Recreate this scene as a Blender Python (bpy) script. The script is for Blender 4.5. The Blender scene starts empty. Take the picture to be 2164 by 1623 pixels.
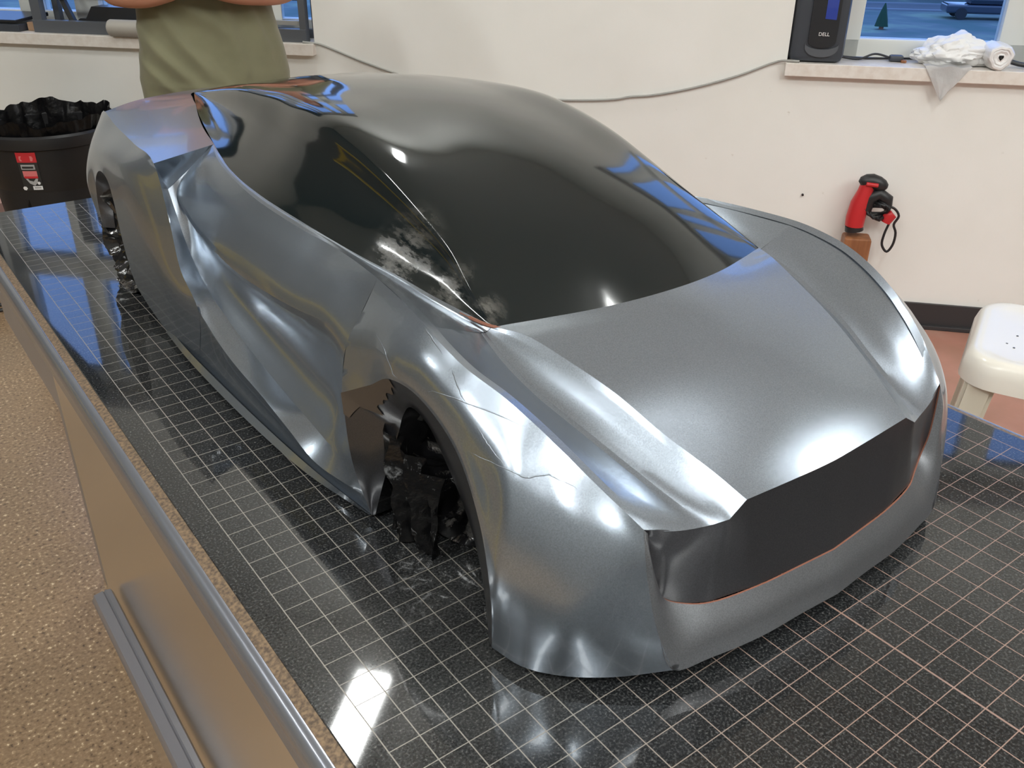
import bpy, bmesh, math, random
import numpy as np
from mathutils import Vector, Matrix, noise
random.seed(4)
S = 0.0254                 # one grid square of the table = 1 inch
TZ = 34.0                  # table top above the floor, inches
def V(x, y, z): return Vector((x*S, y*S, (z+TZ)*S))      # table coordinates (inches) -> world metres
sc = bpy.context.scene
C = sc.collection
# ------------------------------------------------------------------ camera
cam_d = bpy.data.cameras.new('camera'); cam = bpy.data.objects.new('camera', cam_d); C.objects.link(cam)
R = [(0.80361388, -0.59508441, 0.00890359), (-0.27567025, -0.3854459, -0.88058922), (0.52745677, 0.70519926, -0.47379674)]
cx, cy_, cz = [Vector(r).normalized() for r in R]
m = Matrix(((cx[0], -cy_[0], -cz[0]), (cx[1], -cy_[1], -cz[1]), (cx[2], -cy_[2], -cz[2]))).to_4x4()
m.translation = V(-7.7085, -24.8455, 20.9926)
cam.matrix_world = m
cam_d.sensor_width = 36.0; cam_d.lens = 1913.9/2164*36.0
cam_d.clip_start = 0.02; cam_d.clip_end = 300
sc.camera = cam
# ------------------------------------------------------------------ view, world
vs = sc.view_settings
vs.view_transform = 'Standard'; vs.look = 'None'; vs.gamma = 1; vs.use_curve_mapping = False
vs.exposure = 0.0
w = bpy.data.worlds.new('dusk_sky'); sc.world = w; w.use_nodes = True
bg = w.node_tree.nodes['Background']; bg.inputs[0].default_value = (0.25, 0.45, 1.0, 1); bg.inputs[1].default_value = 1.9
LIGHT = 72.0               # ceiling lamp emission
# ------------------------------------------------------------------ wall frame
wd = Vector((0.67301251, -0.73963109, 0)); nn = Vector((-0.73963109, -0.67301251, 0))
O = Vector((112.5617, 36.656, 0))
def WP(s, n, z):           # wall coordinates (inches): along, out from the wall, height above table top
    p = O + wd*s + nn*n
    return Vector((p.x*S, p.y*S, (z+TZ)*S))
# ------------------------------------------------------------------ materials
def mat(name, col=(.5, .5, .5), rough=.5, metal=0., coat=0., coat_r=.05, emit=None, es=0., spec=.5, trans=0., alpha=1., ior=1.5, sheen=0.):
    mt = bpy.data.materials.new(name); mt.use_nodes = True
    b = mt.node_tree.nodes['Principled BSDF']
    b.inputs['Base Color'].default_value = (*col, 1); b.inputs['Roughness'].default_value = rough
    b.inputs['Metallic'].default_value = metal; b.inputs['Coat Weight'].default_value = coat
    b.inputs['Coat Roughness'].default_value = coat_r; b.inputs['Specular IOR Level'].default_value = spec
    b.inputs['Transmission Weight'].default_value = trans; b.inputs['IOR'].default_value = ior
    b.inputs['Alpha'].default_value = alpha; b.inputs['Sheen Weight'].default_value = sheen
    if emit: b.inputs['Emission Color'].default_value = (*emit, 1); b.inputs['Emission Strength'].default_value = es
    return mt
class NT:
    def __init__(s, mt): s.nt = mt.node_tree; s.n = s.nt.nodes; s.b = s.n['Principled BSDF']
    def node(s, t, **k):
        o = s.n.new(t)
        for a, v in k.items():
            if a.startswith('i_'): o.inputs[a[2:].replace('_', ' ')].default_value = v
            else: setattr(o, a, v)
        return o
    def link(s, a, b): s.nt.links.new(a, b)
    def coords(s): return s.node('ShaderNodeTexCoord').outputs['Object']
    def mapped(s, scale=(1, 1, 1)):
        mp = s.node('ShaderNodeMapping'); mp.inputs['Scale'].default_value = scale
        s.link(s.coords(), mp.inputs[0]); return mp.outputs[0]
    def noise(s, scale, detail=4, vec=None, rough=.5):
        o = s.node('ShaderNodeTexNoise'); o.inputs['Scale'].default_value = scale; o.inputs['Detail'].default_value = detail
        o.inputs['Roughness'].default_value = rough
        s.link(vec if vec else s.coords(), o.inputs['Vector']); return o.outputs['Fac']
    def ramp(s, fac, stops):
        o = s.node('ShaderNodeValToRGB'); e = o.color_ramp.elements
        while len(e) < len(stops): e.new(.5)
        for i, (p, c) in enumerate(stops): e[i].position = p; e[i].color = (*c, 1) if len(c) == 3 else c
        s.link(fac, o.inputs[0]); return o.outputs[0]
    def mix(s, fac, a, b, bt='MIX'):
        o = s.node('ShaderNodeMix', data_type='RGBA', blend_type=bt)
        for i, v in ((0, fac), (6, a), (7, b)):
            if hasattr(v, 'links') or hasattr(v, 'is_linked'): s.link(v, o.inputs[i])
            else: o.inputs[i].default_value = v if i == 0 else (*v, 1)
        return o.outputs[2]
    def math(s, op, a, b=None, c=None):
        o = s.node('ShaderNodeMath', operation=op)
        for i, v in enumerate((a, b, c)):
            if v is None: continue
            if hasattr(v, 'is_linked'): s.link(v, o.inputs[i])
            else: o.inputs[i].default_value = v
        return o.outputs[0]
    def bump(s, h, strength=.2, dist=.01):
        o = s.node('ShaderNodeBump'); o.inputs['Strength'].default_value = strength; o.inputs['Distance'].default_value = dist
        s.link(h, o.inputs['Height']); s.link(o.outputs[0], s.b.inputs['Normal']); return o
M = {}
M['wall'] = mat('painted_wall', (.80, .78, .71), .55)
t = NT(M['wall']); n1 = t.noise(3.0, 5); n2 = t.noise(26, 3)
base = t.ramp(n1, [(.3, (.86, .86, .82)), (.7, (.91, .91, .88))])
spots = t.ramp(n2, [(.20, (.50, .43, .34)), (.25, (1, 1, 1))])
t.link(t.mix(.35, base, spots, 'MULTIPLY'), t.b.inputs['Base Color']); t.bump(t.noise(120, 3), .08, .002)
M['ceiling'] = mat('ceiling_paint', (.86, .86, .84), .8)
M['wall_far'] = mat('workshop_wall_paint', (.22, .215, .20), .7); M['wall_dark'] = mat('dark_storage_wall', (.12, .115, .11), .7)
M['sill'] = mat('sill_stone', (.78, .70, .62), .35)
t = NT(M['sill']); t.link(t.ramp(t.noise(40, 6), [(.3, (.74, .68, .62)), (.6, (.83, .79, .74))]), t.b.inputs['Base Color'])
M['frame'] = mat('window_frame_paint', (.78, .80, .77), .3)
M['base'] = mat('black_rubber_base', (.035, .033, .035), .5)
M['glass'] = mat('window_glass', (.9, .95, 1), .0, trans=1, ior=1.02, spec=.5)
# floor: speckled tan terrazzo, pinker towards the wall side by its own wear
M['floor'] = mat('terrazzo_floor', (.35, .25, .15), .32)
t = NT(M['floor'])
v = t.node('ShaderNodeTexVoronoi'); v.inputs['Scale'].default_value = 160; t.link(t.coords(), v.inputs['Vector'])
chips = t.ramp(t.noise(115, 2), [(.28, (.10, .065, .04)), (.40, (.265, .185, .112)), (.56, (.33, .235, .147)), (.65, (.44, .325, .205)), (.71, (.80, .69, .49))])
cl = t.ramp(t.noise(1.6, 4), [(.35, (.84, .80, .76)), (.65, (1.06, 1.0, .95))])
t.link(t.mix(1, chips, cl, 'MULTIPLY'), t.b.inputs['Base Color'])
t.b.inputs['Coat Weight'].default_value = .25; t.b.inputs['Coat Roughness'].default_value = .15
M['floor_red'] = mat('red_floor_paint', (.40, .165, .11), .35)
t = NT(M['floor_red']); t.link(t.ramp(t.noise(5, 7), [(.3, (.34, .17, .12)), (.55, (.42, .20, .15)), (.8, (.47, .27, .21))]), t.b.inputs['Base Color'])
# granite
M['granite'] = mat('black_granite', (.02, .02, .02), .045, spec=.65)
t = NT(M['granite']); co = t.coords()
sp = t.ramp(t.noise(460, 3, co, .65), [(.40, (.008, .009, .010)), (.52, (.021, .022, .023)), (.62, (.045, .047, .048)), (.73, (.14, .14, .135))])
dust = t.ramp(t.noise(2.6, 6, co, .6), [(.52, (0, 0, 0)), (.75, (.035, .035, .033))])
granite_col = t.mix(1.0, sp, dust, 'ADD')
sep = t.node('ShaderNodeSeparateXYZ'); t.link(co, sep.inputs[0])
def gridline(axis, width):
    a = t.math('DIVIDE', sep.outputs[axis], S)
    r = t.math('SUBTRACT', a, t.math('ROUND', a)); r = t.math('ABSOLUTE', r)
    return t.math('LESS_THAN', r, width)
inx = t.math('MULTIPLY', t.math('GREATER_THAN', sep.outputs[0], -.03*S), t.math('LESS_THAN', sep.outputs[0], 30.03*S))
iny = t.math('LESS_THAN', sep.outputs[1], 49.03*S)
g = t.math('MAXIMUM', gridline(0, .019), gridline(1, .016))
ctr = t.math('LESS_THAN', t.math('ABSOLUTE', t.math('SUBTRACT', sep.outputs[0], 15*S)), .036*S)
g = t.math('MULTIPLY', t.math('MAXIMUM', g, ctr), t.math('MULTIPLY', inx, iny))
# lines stained with clay dust on the front right
linecol = t.mix(t.ramp(t.math('MULTIPLY_ADD', sep.outputs[0], 1.6, t.math('MULTIPLY', sep.outputs[1], -.9)), [(.45, (0, 0, 0)), (.85, (1, 1, 1))]), (.225, .21, .185), (.27, .175, .14))
t.link(t.mix(g, granite_col, linecol), t.b.inputs['Base Color'])
t.link(t.math('ADD', t.math('MULTIPLY', t.noise(4, 5, co), .05), t.math('MULTIPLY_ADD', g, .4, .015)), t.b.inputs['Roughness'])
M['granite_edge'] = mat('granite_side_dirty', (.17, .11, .065), .55)
t = NT(M['granite_edge']); t.link(t.ramp(t.noise(260, 5), [(.35, (.07, .05, .035)), (.65, (.22, .15, .09))]), t.b.inputs['Base Color'])
M['rail'] = mat('grey_metal_rail', (.22, .235, .27), .27, .6, .3)
t = NT(M['rail']); t.bump(t.noise(60, 3), .05, .002)
M['steel'] = mat('polished_steel_panel', (.82, .80, .77), .24, 1.0)
t = NT(M['steel']); t.bump(t.noise(18, 3, t.mapped((1, 1, .3))), .02, .004)
M['bar'] = mat('grey_plastic_bumper', (.17, .17, .19), .3, .2, .4)
# car film
def film(name, col, rough, coat=1., coat_r=.06, wr=.05):
    f = mat(name, col, rough, .85, coat, coat_r)
    t = NT(f)
    t.link(t.ramp(t.noise(900, 2), [(.3, tuple(c*.86 for c in col)), (.7, tuple(min(1, c*1.14) for c in col))]), t.b.inputs['Base Color'])
    t.bump(t.noise(9, 4), wr, .012)
    return f
M['film'] = film('silver_film', (.30, .345, .40), .27, .5, .06)
M['film_dark'] = film('dark_grey_film', (.085, .087, .098), .3, .5, .12)
M['film_mid'] = film('mid_grey_film', (.23, .24, .26), .42, .3, .15)
M['black_film'] = mat('gloss_black_film', (.006, .010, .011), .075, 0, .25, .04, spec=.5)
t = NT(M['black_film']); t.bump(t.noise(7, 3), .04, .01)
def near(pt, r0, r1):      # scuffed zones of the film, as the model has them at the foot of the left pillar
    d_ = t.node('ShaderNodeVectorMath', operation='DISTANCE'); t.link(t.coords(), d_.inputs[0]); d_.inputs[1].default_value = V(*pt)
    mr = t.node('ShaderNodeMapRange'); t.link(d_.outputs['Value'], mr.inputs[0]); mr.inputs[1].default_value = r0*S; mr.inputs[2].default_value = r1*S; mr.inputs[3].default_value = 1; mr.inputs[4].default_value = 0
    return mr.outputs[0]
mask = t.math('MAXIMUM', t.math('MAXIMUM', near((8.1, 3.2, 9.3), .4, 2.2), near((8.35, .2, 8.8), .2, 1.3)), near((8.4, -1.7, 8.6), .1, .9))
scr = t.ramp(t.noise(90, 5, t.mapped((1.2, .35, 1)), .7), [(.42, (0, 0, 0)), (.60, (1, 1, 1))])
mask = t.math('MULTIPLY', mask, scr)
t.link(t.math('MULTIPLY_ADD', mask, .33, .075), t.b.inputs['Roughness']); t.link(t.mix(mask, (.006, .010, .011), (.09, .088, .08)), t.b.inputs['Base Color'])
M['plastic_bag'] = mat('crumpled_black_plastic', (.008, .008, .009), .16, 0, .6, .08, spec=.7)
t = NT(M['plastic_bag']); t.bump(t.noise(30, 5), .55, .01)
M['clay'] = mat('bare_clay', (.20, .075, .045), .7)
M['bareclay'] = mat('brown_clay', (.07, .051, .037), .6)
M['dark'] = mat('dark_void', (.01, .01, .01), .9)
M['yellow'] = mat('yellow_paint', (.75, .52, .03), .4)
M['black_plastic'] = mat('black_plastic', (.018, .018, .02), .4)
t = NT(M['black_plastic']); t.bump(t.noise(250, 2), .06, .001)
M['bin'] = mat('black_bin_plastic', (.016, .016, .018), .42)
M['bag'] = mat('bin_liner', (.005, .005, .006), .3, spec=.25)
t = NT(M['bag']); t.bump(t.noise(14, 5), .5, .02)
M['tower'] = mat('computer_case', (.045, .052, .065), .45)
M['tower_front'] = mat('computer_front', (.022, .024, .028), .3)
M['white'] = mat('white_print', (.85, .85, .85), .5)
M['blue_reflection'] = mat('painted_blue_reflection', (.03, .06, .35), .1, 0, 1)  # blue reflection in the tower's gloss insert, painted as its colour
M['whitebag'] = mat('white_plastic_bag', (.86, .86, .86), .35, 0, .2, trans=0)
t = NT(M['whitebag']); t.bump(t.noise(25, 5), .5, .012)
M['stool'] = mat('white_stool_plastic', (.74, .71, .64), .28, 0, .3)
M['stool_leg'] = mat('stool_leg_plastic', (.60, .56, .46), .4)
M['wood'] = mat('brown_wood', (.28, .11, .045), .45)
t = NT(M['wood']); t.link(t.ramp(t.noise(6, 5, t.mapped((8, 8, 1))), [(.3, (.20, .075, .03)), (.7, (.36, .15, .065))]), t.b.inputs['Base Color'])
M['red'] = mat('red_tool_plastic', (.55, .025, .03), .35)
M['label_red'] = mat('label_red', (.62, .03, .04), .4)
M['label_grey'] = mat('label_grey', (.42, .42, .42), .5)
M['label_black'] = mat('label_black', (.03, .03, .03), .4)
M['cord'] = mat('grey_cord', (.36, .36, .34), .5)
M['rack'] = mat('grey_painted_rack', (.10, .11, .125), .4)
M['rack_light'] = mat('silver_rack_bar', (.40, .42, .43), .35, .4)
M['shirt'] = mat('olive_cotton', (.18, .17, .10), .9, sheen=.2)
t = NT(M['shirt']); t.bump(t.noise(700, 2), .15, .0008)
t.link(t.ramp(t.noise(7, 4), [(.35, (.16, .155, .092)), (.65, (.205, .20, .12))]), t.b.inputs['Base Color'])
M['skin'] = mat('skin', (.56, .27, .18), .5)
t = NT(M['skin']); t.b.inputs['Subsurface Weight'].default_value = .05
M['jeans'] = mat('dark_trousers', (.03, .035, .05), .8)
M['hair'] = mat('brown_hair', (.04, .022, .012), .6)
M['shoe'] = mat('black_shoe', (.02, .02, .02), .5)
M['lamp'] = mat('lamp_diffuser', (.9, .9, .9), .5, emit=(.98, 1.0, .975), es=LIGHT)
M['lamp_frame'] = mat('lamp_housing', (.7, .7, .7), .5)
M['dark_sheet'] = mat('added_sheet_black', (.012, .014, .018), .9)  # for the dark sheet added over the left window
M['paper'] = mat('grey_paper_roll', (.42, .40, .36), .5)
M['cardboard'] = mat('cardboard', (.42, .27, .17), .8)
M['pink'] = mat('pinkish_board', (.55, .34, .30), .6)
# ------------------------------------------------------------------ helpers
def link(o, parent=None):
    C.objects.link(o)
    if parent: o.parent = parent
    return o
def meshobj(name, verts, faces, m, parent=None, smooth=None, mats=None, fm=None):
    me = bpy.data.meshes.new(name); me.from_pydata([tuple(v) for v in verts], [], faces); me.update()
    for mm in (mats or [m]): me.materials.append(mm)
    if fm:
        for p, i in zip(me.polygons, fm): p.material_index = i
    if smooth is not None:
        for p in me.polygons: p.use_smooth = True
        me.set_sharp_from_angle(angle=math.radians(smooth))
    return link(bpy.data.objects.new(name, me), parent)
def bmobj(name, bm, m, parent=None, smooth=35, mats=None):
    me = bpy.data.meshes.new(name); bmesh.ops.recalc_face_normals(bm, faces=bm.faces); bm.to_mesh(me); bm.free()
    for mm in (mats or [m]): me.materials.append(mm)
    for p in me.polygons: p.use_smooth = True
    me.set_sharp_from_angle(angle=math.radians(smooth))
    o = link(bpy.data.objects.new(name, me), parent)
    if len(me.polygons) < 420:
        wn = o.modifiers.new('flat_faces', 'WEIGHTED_NORMAL'); wn.keep_sharp = True; wn.weight = 100
    return o
def tag(o, label=None, cat=None, group=None, kind=None):
    if label: o['label'] = label
    if cat: o['category'] = cat
    if group: o['group'] = group
    if kind: o['kind'] = kind
    return o
def empty(name, loc, label, cat, group=None):
    o = bpy.data.objects.new(name, None); o.empty_display_size = .05; C.objects.link(o)
    o.location = loc; bpy.context.view_layer.update()
    return tag(o, label, cat, group)
def adopt(root):           # parts are built in world coordinates; cancel the empty's location once at the end
    for ch in root.children:
        ch.matrix_parent_inverse = Matrix.Translation(-Vector(root.location))
def hexa(bm, p, bevel=0., mi=0, seg=2):   # box from 8 points: 4 bottom, 4 top
    vs_ = [bm.verts.new(q) for q in p]
    fs = [bm.faces.new([vs_[i] for i in f]) for f in ((0, 3, 2, 1), (4, 5, 6, 7), (0, 1, 5, 4), (1, 2, 6, 5), (2, 3, 7, 6), (3, 0, 4, 7))]
    for f in fs: f.material_index = mi
    if bevel:
        es = list({e for f in fs for e in f.edges})
        bmesh.ops.bevel(bm, geom=es, offset=bevel*S, segments=seg, profile=.5, affect='EDGES', clamp_overlap=True, material=-1)
def wbox(bm, s0, s1, n0, n1, z0, z1, bevel=0., mi=0):
    hexa(bm, [WP(s0, n0, z0), WP(s1, n0, z0), WP(s1, n1, z0), WP(s0, n1, z0), WP(s0, n0, z1), WP(s1, n0, z1), WP(s1, n1, z1), WP(s0, n1, z1)], bevel, mi)
def tbox(bm, x0, x1, y0, y1, z0, z1, bevel=0., mi=0):
    hexa(bm, [V(x0, y0, z0), V(x1, y0, z0), V(x1, y1, z0), V(x0, y1, z0), V(x0, y0, z1), V(x1, y0, z1), V(x1, y1, z1), V(x0, y1, z1)], bevel, mi)
def tube(bm, pts, r, seg=10, cap=True, mi=0):
    pts = [Vector(p) for p in pts]; rs = r if isinstance(r, (list, tuple)) else [r]*len(pts)
    rings = []; up = None
    for i, p in enumerate(pts):
        a = pts[max(i-1, 0)]; b = pts[min(i+1, len(pts)-1)]; d = (b-a).normalized()
        if up is None: up = Vector((0, 0, 1)) if abs(d.z) < .9 else Vector((1, 0, 0))
        x = d.cross(up).normalized(); up = x.cross(d).normalized()
        rings.append([bm.verts.new(p+(x*math.cos(k*2*math.pi/seg)+up*math.sin(k*2*math.pi/seg))*rs[i]*S) for k in range(seg)])
    for a, b in zip(rings, rings[1:]):
        for k in range(seg):
            f = bm.faces.new((a[k], a[(k+1) % seg], b[(k+1) % seg], b[k])); f.material_index = mi
    if cap:
        for rr in (rings[0], rings[-1]):
            f = bm.faces.new(rr); f.material_index = mi
def lathe(bm, org, prof, seg=32, mi=0, sx=1, axis=None, wob=None):
    # prof: (radius, height) inches about vertical axis through org (world vector)
    rings = []
    for (r, h) in prof:
        ring = []
        for k in range(seg):
            a = 2*math.pi*k/seg; rr = r*(wob(a, h) if wob else 1)
            p = Vector((rr*math.cos(a)*S*sx, rr*math.sin(a)*S, h*S))
            if axis: p = axis @ p
            ring.append(bm.verts.new(org+p))
        rings.append(ring)
    for a, b in zip(rings, rings[1:]):
        for k in range(seg):
            f = bm.faces.new((a[k], a[(k+1) % seg], b[(k+1) % seg], b[k])); f.material_index = mi
    return rings
def smoothpts(pts, n=6):
    P = np.array([tuple(p) for p in pts], float); return [Vector(q) for q in cr(P, n)]
# interpolating (Catmull-Rom, chord parametrised) curve through P, sharp at indices in brk
def cr(P, n, brk=()):
    P = np.asarray(P, float); m_ = len(P); out = []
    d = np.linalg.norm(np.diff(P, axis=0), axis=1); d = np.maximum(np.sqrt(d), 1e-4)
    def tan(i, side):
        endl = i == 0 or (i in brk and side > 0); endr = i == m_-1 or (i in brk and side < 0)
        if endl and endr: return np.zeros(3)
        if endl: return (P[i+1]-P[i])/d[i]
        if endr: return (P[i]-P[i-1])/d[i-1]
        a, b = d[i-1], d[i]
        return ((P[i]-P[i-1])/a*b + (P[i+1]-P[i])/b*a)/(a+b)
    for i in range(m_-1):
        h = d[i]; t0 = tan(i, 1)*h; t1 = tan(i+1, -1)*h
        for k in range(n):
            u = k/n
            out.append((2*u**3-3*u*u+1)*P[i]+(u**3-2*u*u+u)*t0+(-2*u**3+3*u*u)*P[i+1]+(u**3-u*u)*t1)
    out.append(P[-1]); return np.array(out)
def surf(rows, nu=6, nv=6, rb=(), cb=()):
    # rows: list of control rows, each a list of 3D points. rb: sharp rows, cb: sharp columns
    dense = [cr(r, nu, cb) for r in rows]
    cols = [cr(np.array([r[j] for r in dense]), nv, rb) for j in range(len(dense[0]))]
    return np.array(cols)       # [u][v]
class Shell:
    def __init__(s): s.v = []; s.f = []; s.m = []
    def grid(s, G, mirror=True, mi=0, flip=False):
        for mir in ((0, 1) if mirror else (0,)):
            b = len(s.v); U, W_ = G.shape[:2]
            for i in range(U):
                for j in range(W_):
                    x, y, z = G[i][j]
                    s.v.append(V(30-x if mir else x, y, z))
            for i in range(U-1):
                for j in range(W_-1):
                    q = (b+i*W_+j, b+(i+1)*W_+j, b+(i+1)*W_+j+1, b+i*W_+j+1)
                    if bool(mir) != flip: q = q[::-1]
                    s.f.append(q); s.m.append(mi)
    def build(s, name, mats, parent=None, smooth=30, solid=0):
        bm = bmesh.new(); vv = [bm.verts.new(p) for p in s.v]
        for q, mi in zip(s.f, s.m):
            try: f = bm.faces.new([vv[k] for k in q]); f.material_index = mi
            except ValueError: pass
        bmesh.ops.remove_doubles(bm, verts=bm.verts, dist=.0004)
        bmesh.ops.dissolve_degenerate(bm, edges=bm.edges, dist=.00005)
        return bmobj(name, bm, None, parent, smooth, mats=mats)
# ================================================================== SETTING
ZC = 110
def struct(name, bm, m, smooth=30): return tag(bmobj(name, bm, m, None, smooth), kind='structure')
S0, S1, N1 = -250, 120, 260
bm = bmesh.new(); wbox(bm, S0-8, S1+8, -14, N1+8, -38, -TZ); struct('floor', bm, M['floor'])
bm = bmesh.new(); wbox(bm, -62, 118, 0.3, 84, -34, -33.97); o = struct('trim_1', bm, M['floor_red'])
bm = bmesh.new(); wbox(bm, S0-8, S1+8, -14, N1+8, ZC, ZC+4); struct('ceiling', bm, M['ceiling'])
# window openings in the back wall: left s -156..-90, right s -24..42, z 0.5..63
LW = (-156.0, -90.1); RW = (-24.0, 42.0); WZ0, WZ1 = .5, 64.0
bm = bmesh.new()
for a, b in ((S0, LW[0]), (LW[1], RW[0]), (RW[1], S1)): wbox(bm, a, b, -12, 0, -TZ, ZC)
for a, b in (LW, RW): wbox(bm, a, b, -12, 0, -TZ, WZ0); wbox(bm, a, b, -12, 0, WZ1, ZC)
struct('wall_back', bm, M['wall'])
bm = bmesh.new(); wbox(bm, S0-8, S0, -12, N1, -TZ, ZC); struct('wall_left', bm, M['wall_dark'])
bm = bmesh.new(); wbox(bm, S1, S1+8, -12, N1, -TZ, ZC); struct('wall_right', bm, M['wall_far'])
bm = bmesh.new(); wbox(bm, S0-8, S1+8, N1, N1+8, -TZ, ZC); struct('wall_front', bm, M['wall_far'])
bm = bmesh.new(); wbox(bm, S0, S1, 0, .5, -TZ, -30.2, .08); wbox(bm, S0, S1, .3, 1.1, -TZ, -33.3, .2); struct('baseboard_back', bm, M['base'])
for i, (a, b) in enumerate((LW, RW)):
    bm = bmesh.new(); wbox(bm, a-.2, b+.15, -6.6, 1.3, .5, 2.15, .12); struct('trim_%d' % (i+2), bm, M['sill'])
def window(name, a, b, panes):
    root = empty(name, WP((a+b)/2, -7, 2.15), None, None); root['kind'] = 'structure'
    bm = bmesh.new()
    zs = (2.15, 64)
    rails = ((2.15, 4.5), (37.0, 41.2), (60.2, 64))
    for z0, z1 in rails: wbox(bm, a, b, -9, -6.5, z0, z1, .15)
    edges = [a] + [e for p in panes for e in p] + [b]
    for k in range(0, len(edges), 2): wbox(bm, edges[k], edges[k+1], -9, -6.5, 2.15, 64, .15)
    bmobj('window_frame', bm, M['frame'], root)
    for z0, z1 in ((4.5, 37), (41.2, 60.2)):
        for p in panes:
            bm = bmesh.new(); wbox(bm, p[0], p[1], -7.9, -7.7, z0, z1); bmobj('window_pane', bm, M['glass'], root)
    adopt(root)
window('window_1', LW[0], LW[1], ((-153, -142), (-138.2, -132.2), (-128, -112), (-108, -102.3), (-98.3, -93)))
window('window_2', RW[0], RW[1], ((-22, -19.5), (-14.3, 3.2), (7.4, 12.3), (16.9, 33), (36, 39)))
# reveal lining of the openings is the wall itself.  Dark sheet added over the left window's end, unseen, for the granite reflection
bm = bmesh.new()
pts = [(-158, 62), (-137.5, 62), (-139, 58), (-147.5, 47), (-152, 41), (-153.3, 27), (-158, 27)]
a_ = [bm.verts.new(WP(s, -1.2, z)) for s, z in pts]; b_ = [bm.verts.new(WP(s, .6, z)) for s, z in pts]
bm.faces.new(a_); bm.faces.new(b_[::-1])
for k in range(len(pts)): bm.faces.new((a_[k], b_[k], b_[(k+1) % len(pts)], a_[(k+1) % len(pts)]))
tag(bmobj('added_dark_sheet', bm, M['dark_sheet']), 'added dark sheet over the left end of the left window, out of frame, mirrored in the granite', 'added_dark_sheet')
# ---------- outdoors
def outdoors():
    gz = -230
    md = mat('outdoor_ground', (.2, .25, .2), .9); t = NT(md)
    t.link(t.ramp(t.noise(.25, 3), [(.35, (.07, .13, .12)), (.5, (.12, .16, .16)), (.62, (.20, .27, .20)), (.7, (.10, .17, .10))]), t.b.inputs['Base Color'])
    bm = bmesh.new(); wbox(bm, -3500, 3500, -7000, -40, gz-10, gz); tag(bmobj('outdoor_ground', bm, md), kind='structure')
    asphalt = mat('asphalt', (.11, .12, .13), .8); kerb = mat('kerb_white', (.22, .24, .26), .7)
    bm = bmesh.new(); wbox(bm, -3500, 3500, -2690, -2565, gz, gz+1); tag(bmobj('street', bm, asphalt), 'grey street seen down through the windows', 'street')
    bm = bmesh.new()
    for d in (-2545, -2712): wbox(bm, -3500, 3500, d-9, d+9, gz, gz+4)
    tag(bmobj('kerb', bm, kerb), 'pale kerb lines along the street outside', 'kerb', kind='structure')
    leaf = mat('dark_foliage', (.02, .06, .03), .9)
    for k, (s, d, h, kind) in enumerate(((353, -2123, 54, 0), (300, -2900, 260, 1), (620, -2950, 300, 1), (-260, -2800, 280, 1), (20, -2900, 260, 1), (950, -2900, 320, 1), (-1700, -2950, 260, 1), (-1350, -2900, 260, 1))):
        root = empty('outdoor_tree', WP(s, d, gz), ('small dark conical tree outside the right window, left part of its pane', 'broad dark tree far beyond the street outside')[kind], 'tree', 'trees beyond the street' if kind else None)
        bm = bmesh.new(); tube(bm, [WP(s, d, gz), WP(s, d, gz+h*.4)], 5); bmobj('trunk', bm, M['wood'], root)
        bm = bmesh.new()
        if kind == 0: prof = [(1, h), (h*.12, h*.7), (h*.2, h*.4), (h*.26, h*.12), (2, h*.1)]
        else: prof = [(2, h), (h*.3, h*.93), (h*.48, h*.7), (h*.5, h*.5), (h*.35, h*.3), (3, h*.25)]
        lathe(bm, WP(s, d, gz), prof, 18, wob=lambda a, hh: 1+.14*math.sin(3*a+hh*.05)+.08*math.sin(7*a+hh*.1))
        bmobj('crown', bm, leaf, root, 60); adopt(root)
    for k, (s, d, c, l) in enumerate(((630, -2400, (.03, .04, .06), 'dark parked car outside the right window'),)):
        root = empty('parked_car', WP(s, d, gz+1), l, 'car')
        bm = bmesh.new(); wbox(bm, s-95, s+95, d-36, d+36, gz+14, gz+34, 5); wbox(bm, s-45, s+55, d-32, d+32, gz+33, gz+56, 9); bmobj('car_body', bm, mat('car_paint_%d' % k, c, .3, 0, 1), root)
        for a in (-60, 60):
            for b in (-34, 34):
                bm = bmesh.new(); tube(bm, [WP(s+a, d+b-4, gz+14), WP(s+a, d+b+4, gz+14)], 13, 16); bmobj('wheel', bm, M['black_plastic'], root)
        adopt(root)
outdoors()
# ---------- ceiling lights: some read off reflections, the rest added to brighten the room
lights = [(-83.5, 24, 3, 10), (97, 50, 2.5, 9), (-190, 105, 3, 15), (8, 96, 3, 14), (-20, 190, 4, 22), (-85, 190, 4, 22), (-150, 190, 4, 22), (60, 190, 4, 22), (112, 190, 4, 22), (112, 120, 3, 22)]
LAB = ['that mirrors in the granite near the front rail', 'near the right wall', 'near the left wall', 'right of the camera', 'added as fill behind the camera, second from the right', 'added as fill behind the camera, third from the right', 'added as fill behind the camera, leftmost', 'added as fill behind the camera, second from the left wall', 'added as fill in the far right corner', 'added as fill beside the right wall']
for k, (s, n, hs, hn) in enumerate(lights):
    root = empty('ceiling_light', WP(s, n, ZC), 'white fluorescent ceiling light ' + LAB[k] + ', out of frame', 'light', 'fluorescent ceiling lights')
    bm = bmesh.new(); wbox(bm, s-hs-.6, s+hs+.6, n-hn-.6, n+hn+.6, ZC-2.4, ZC-.6, .2); bmobj('housing', bm, M['lamp_frame'], root)
    bm = bmesh.new(); wbox(bm, s-hs, s+hs, n-hn, n+hn, ZC-2.9, ZC-2.3, .1); bmobj('diffuser', bm, M['lamp'], root)
    bm = bmesh.new()
    wbox(bm, s-1.5, s+1.5, n-hn*.5, n+hn*.5, ZC-.65, ZC+.02)
    bmobj('hanger', bm, M['lamp_frame'], root); adopt(root)
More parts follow.
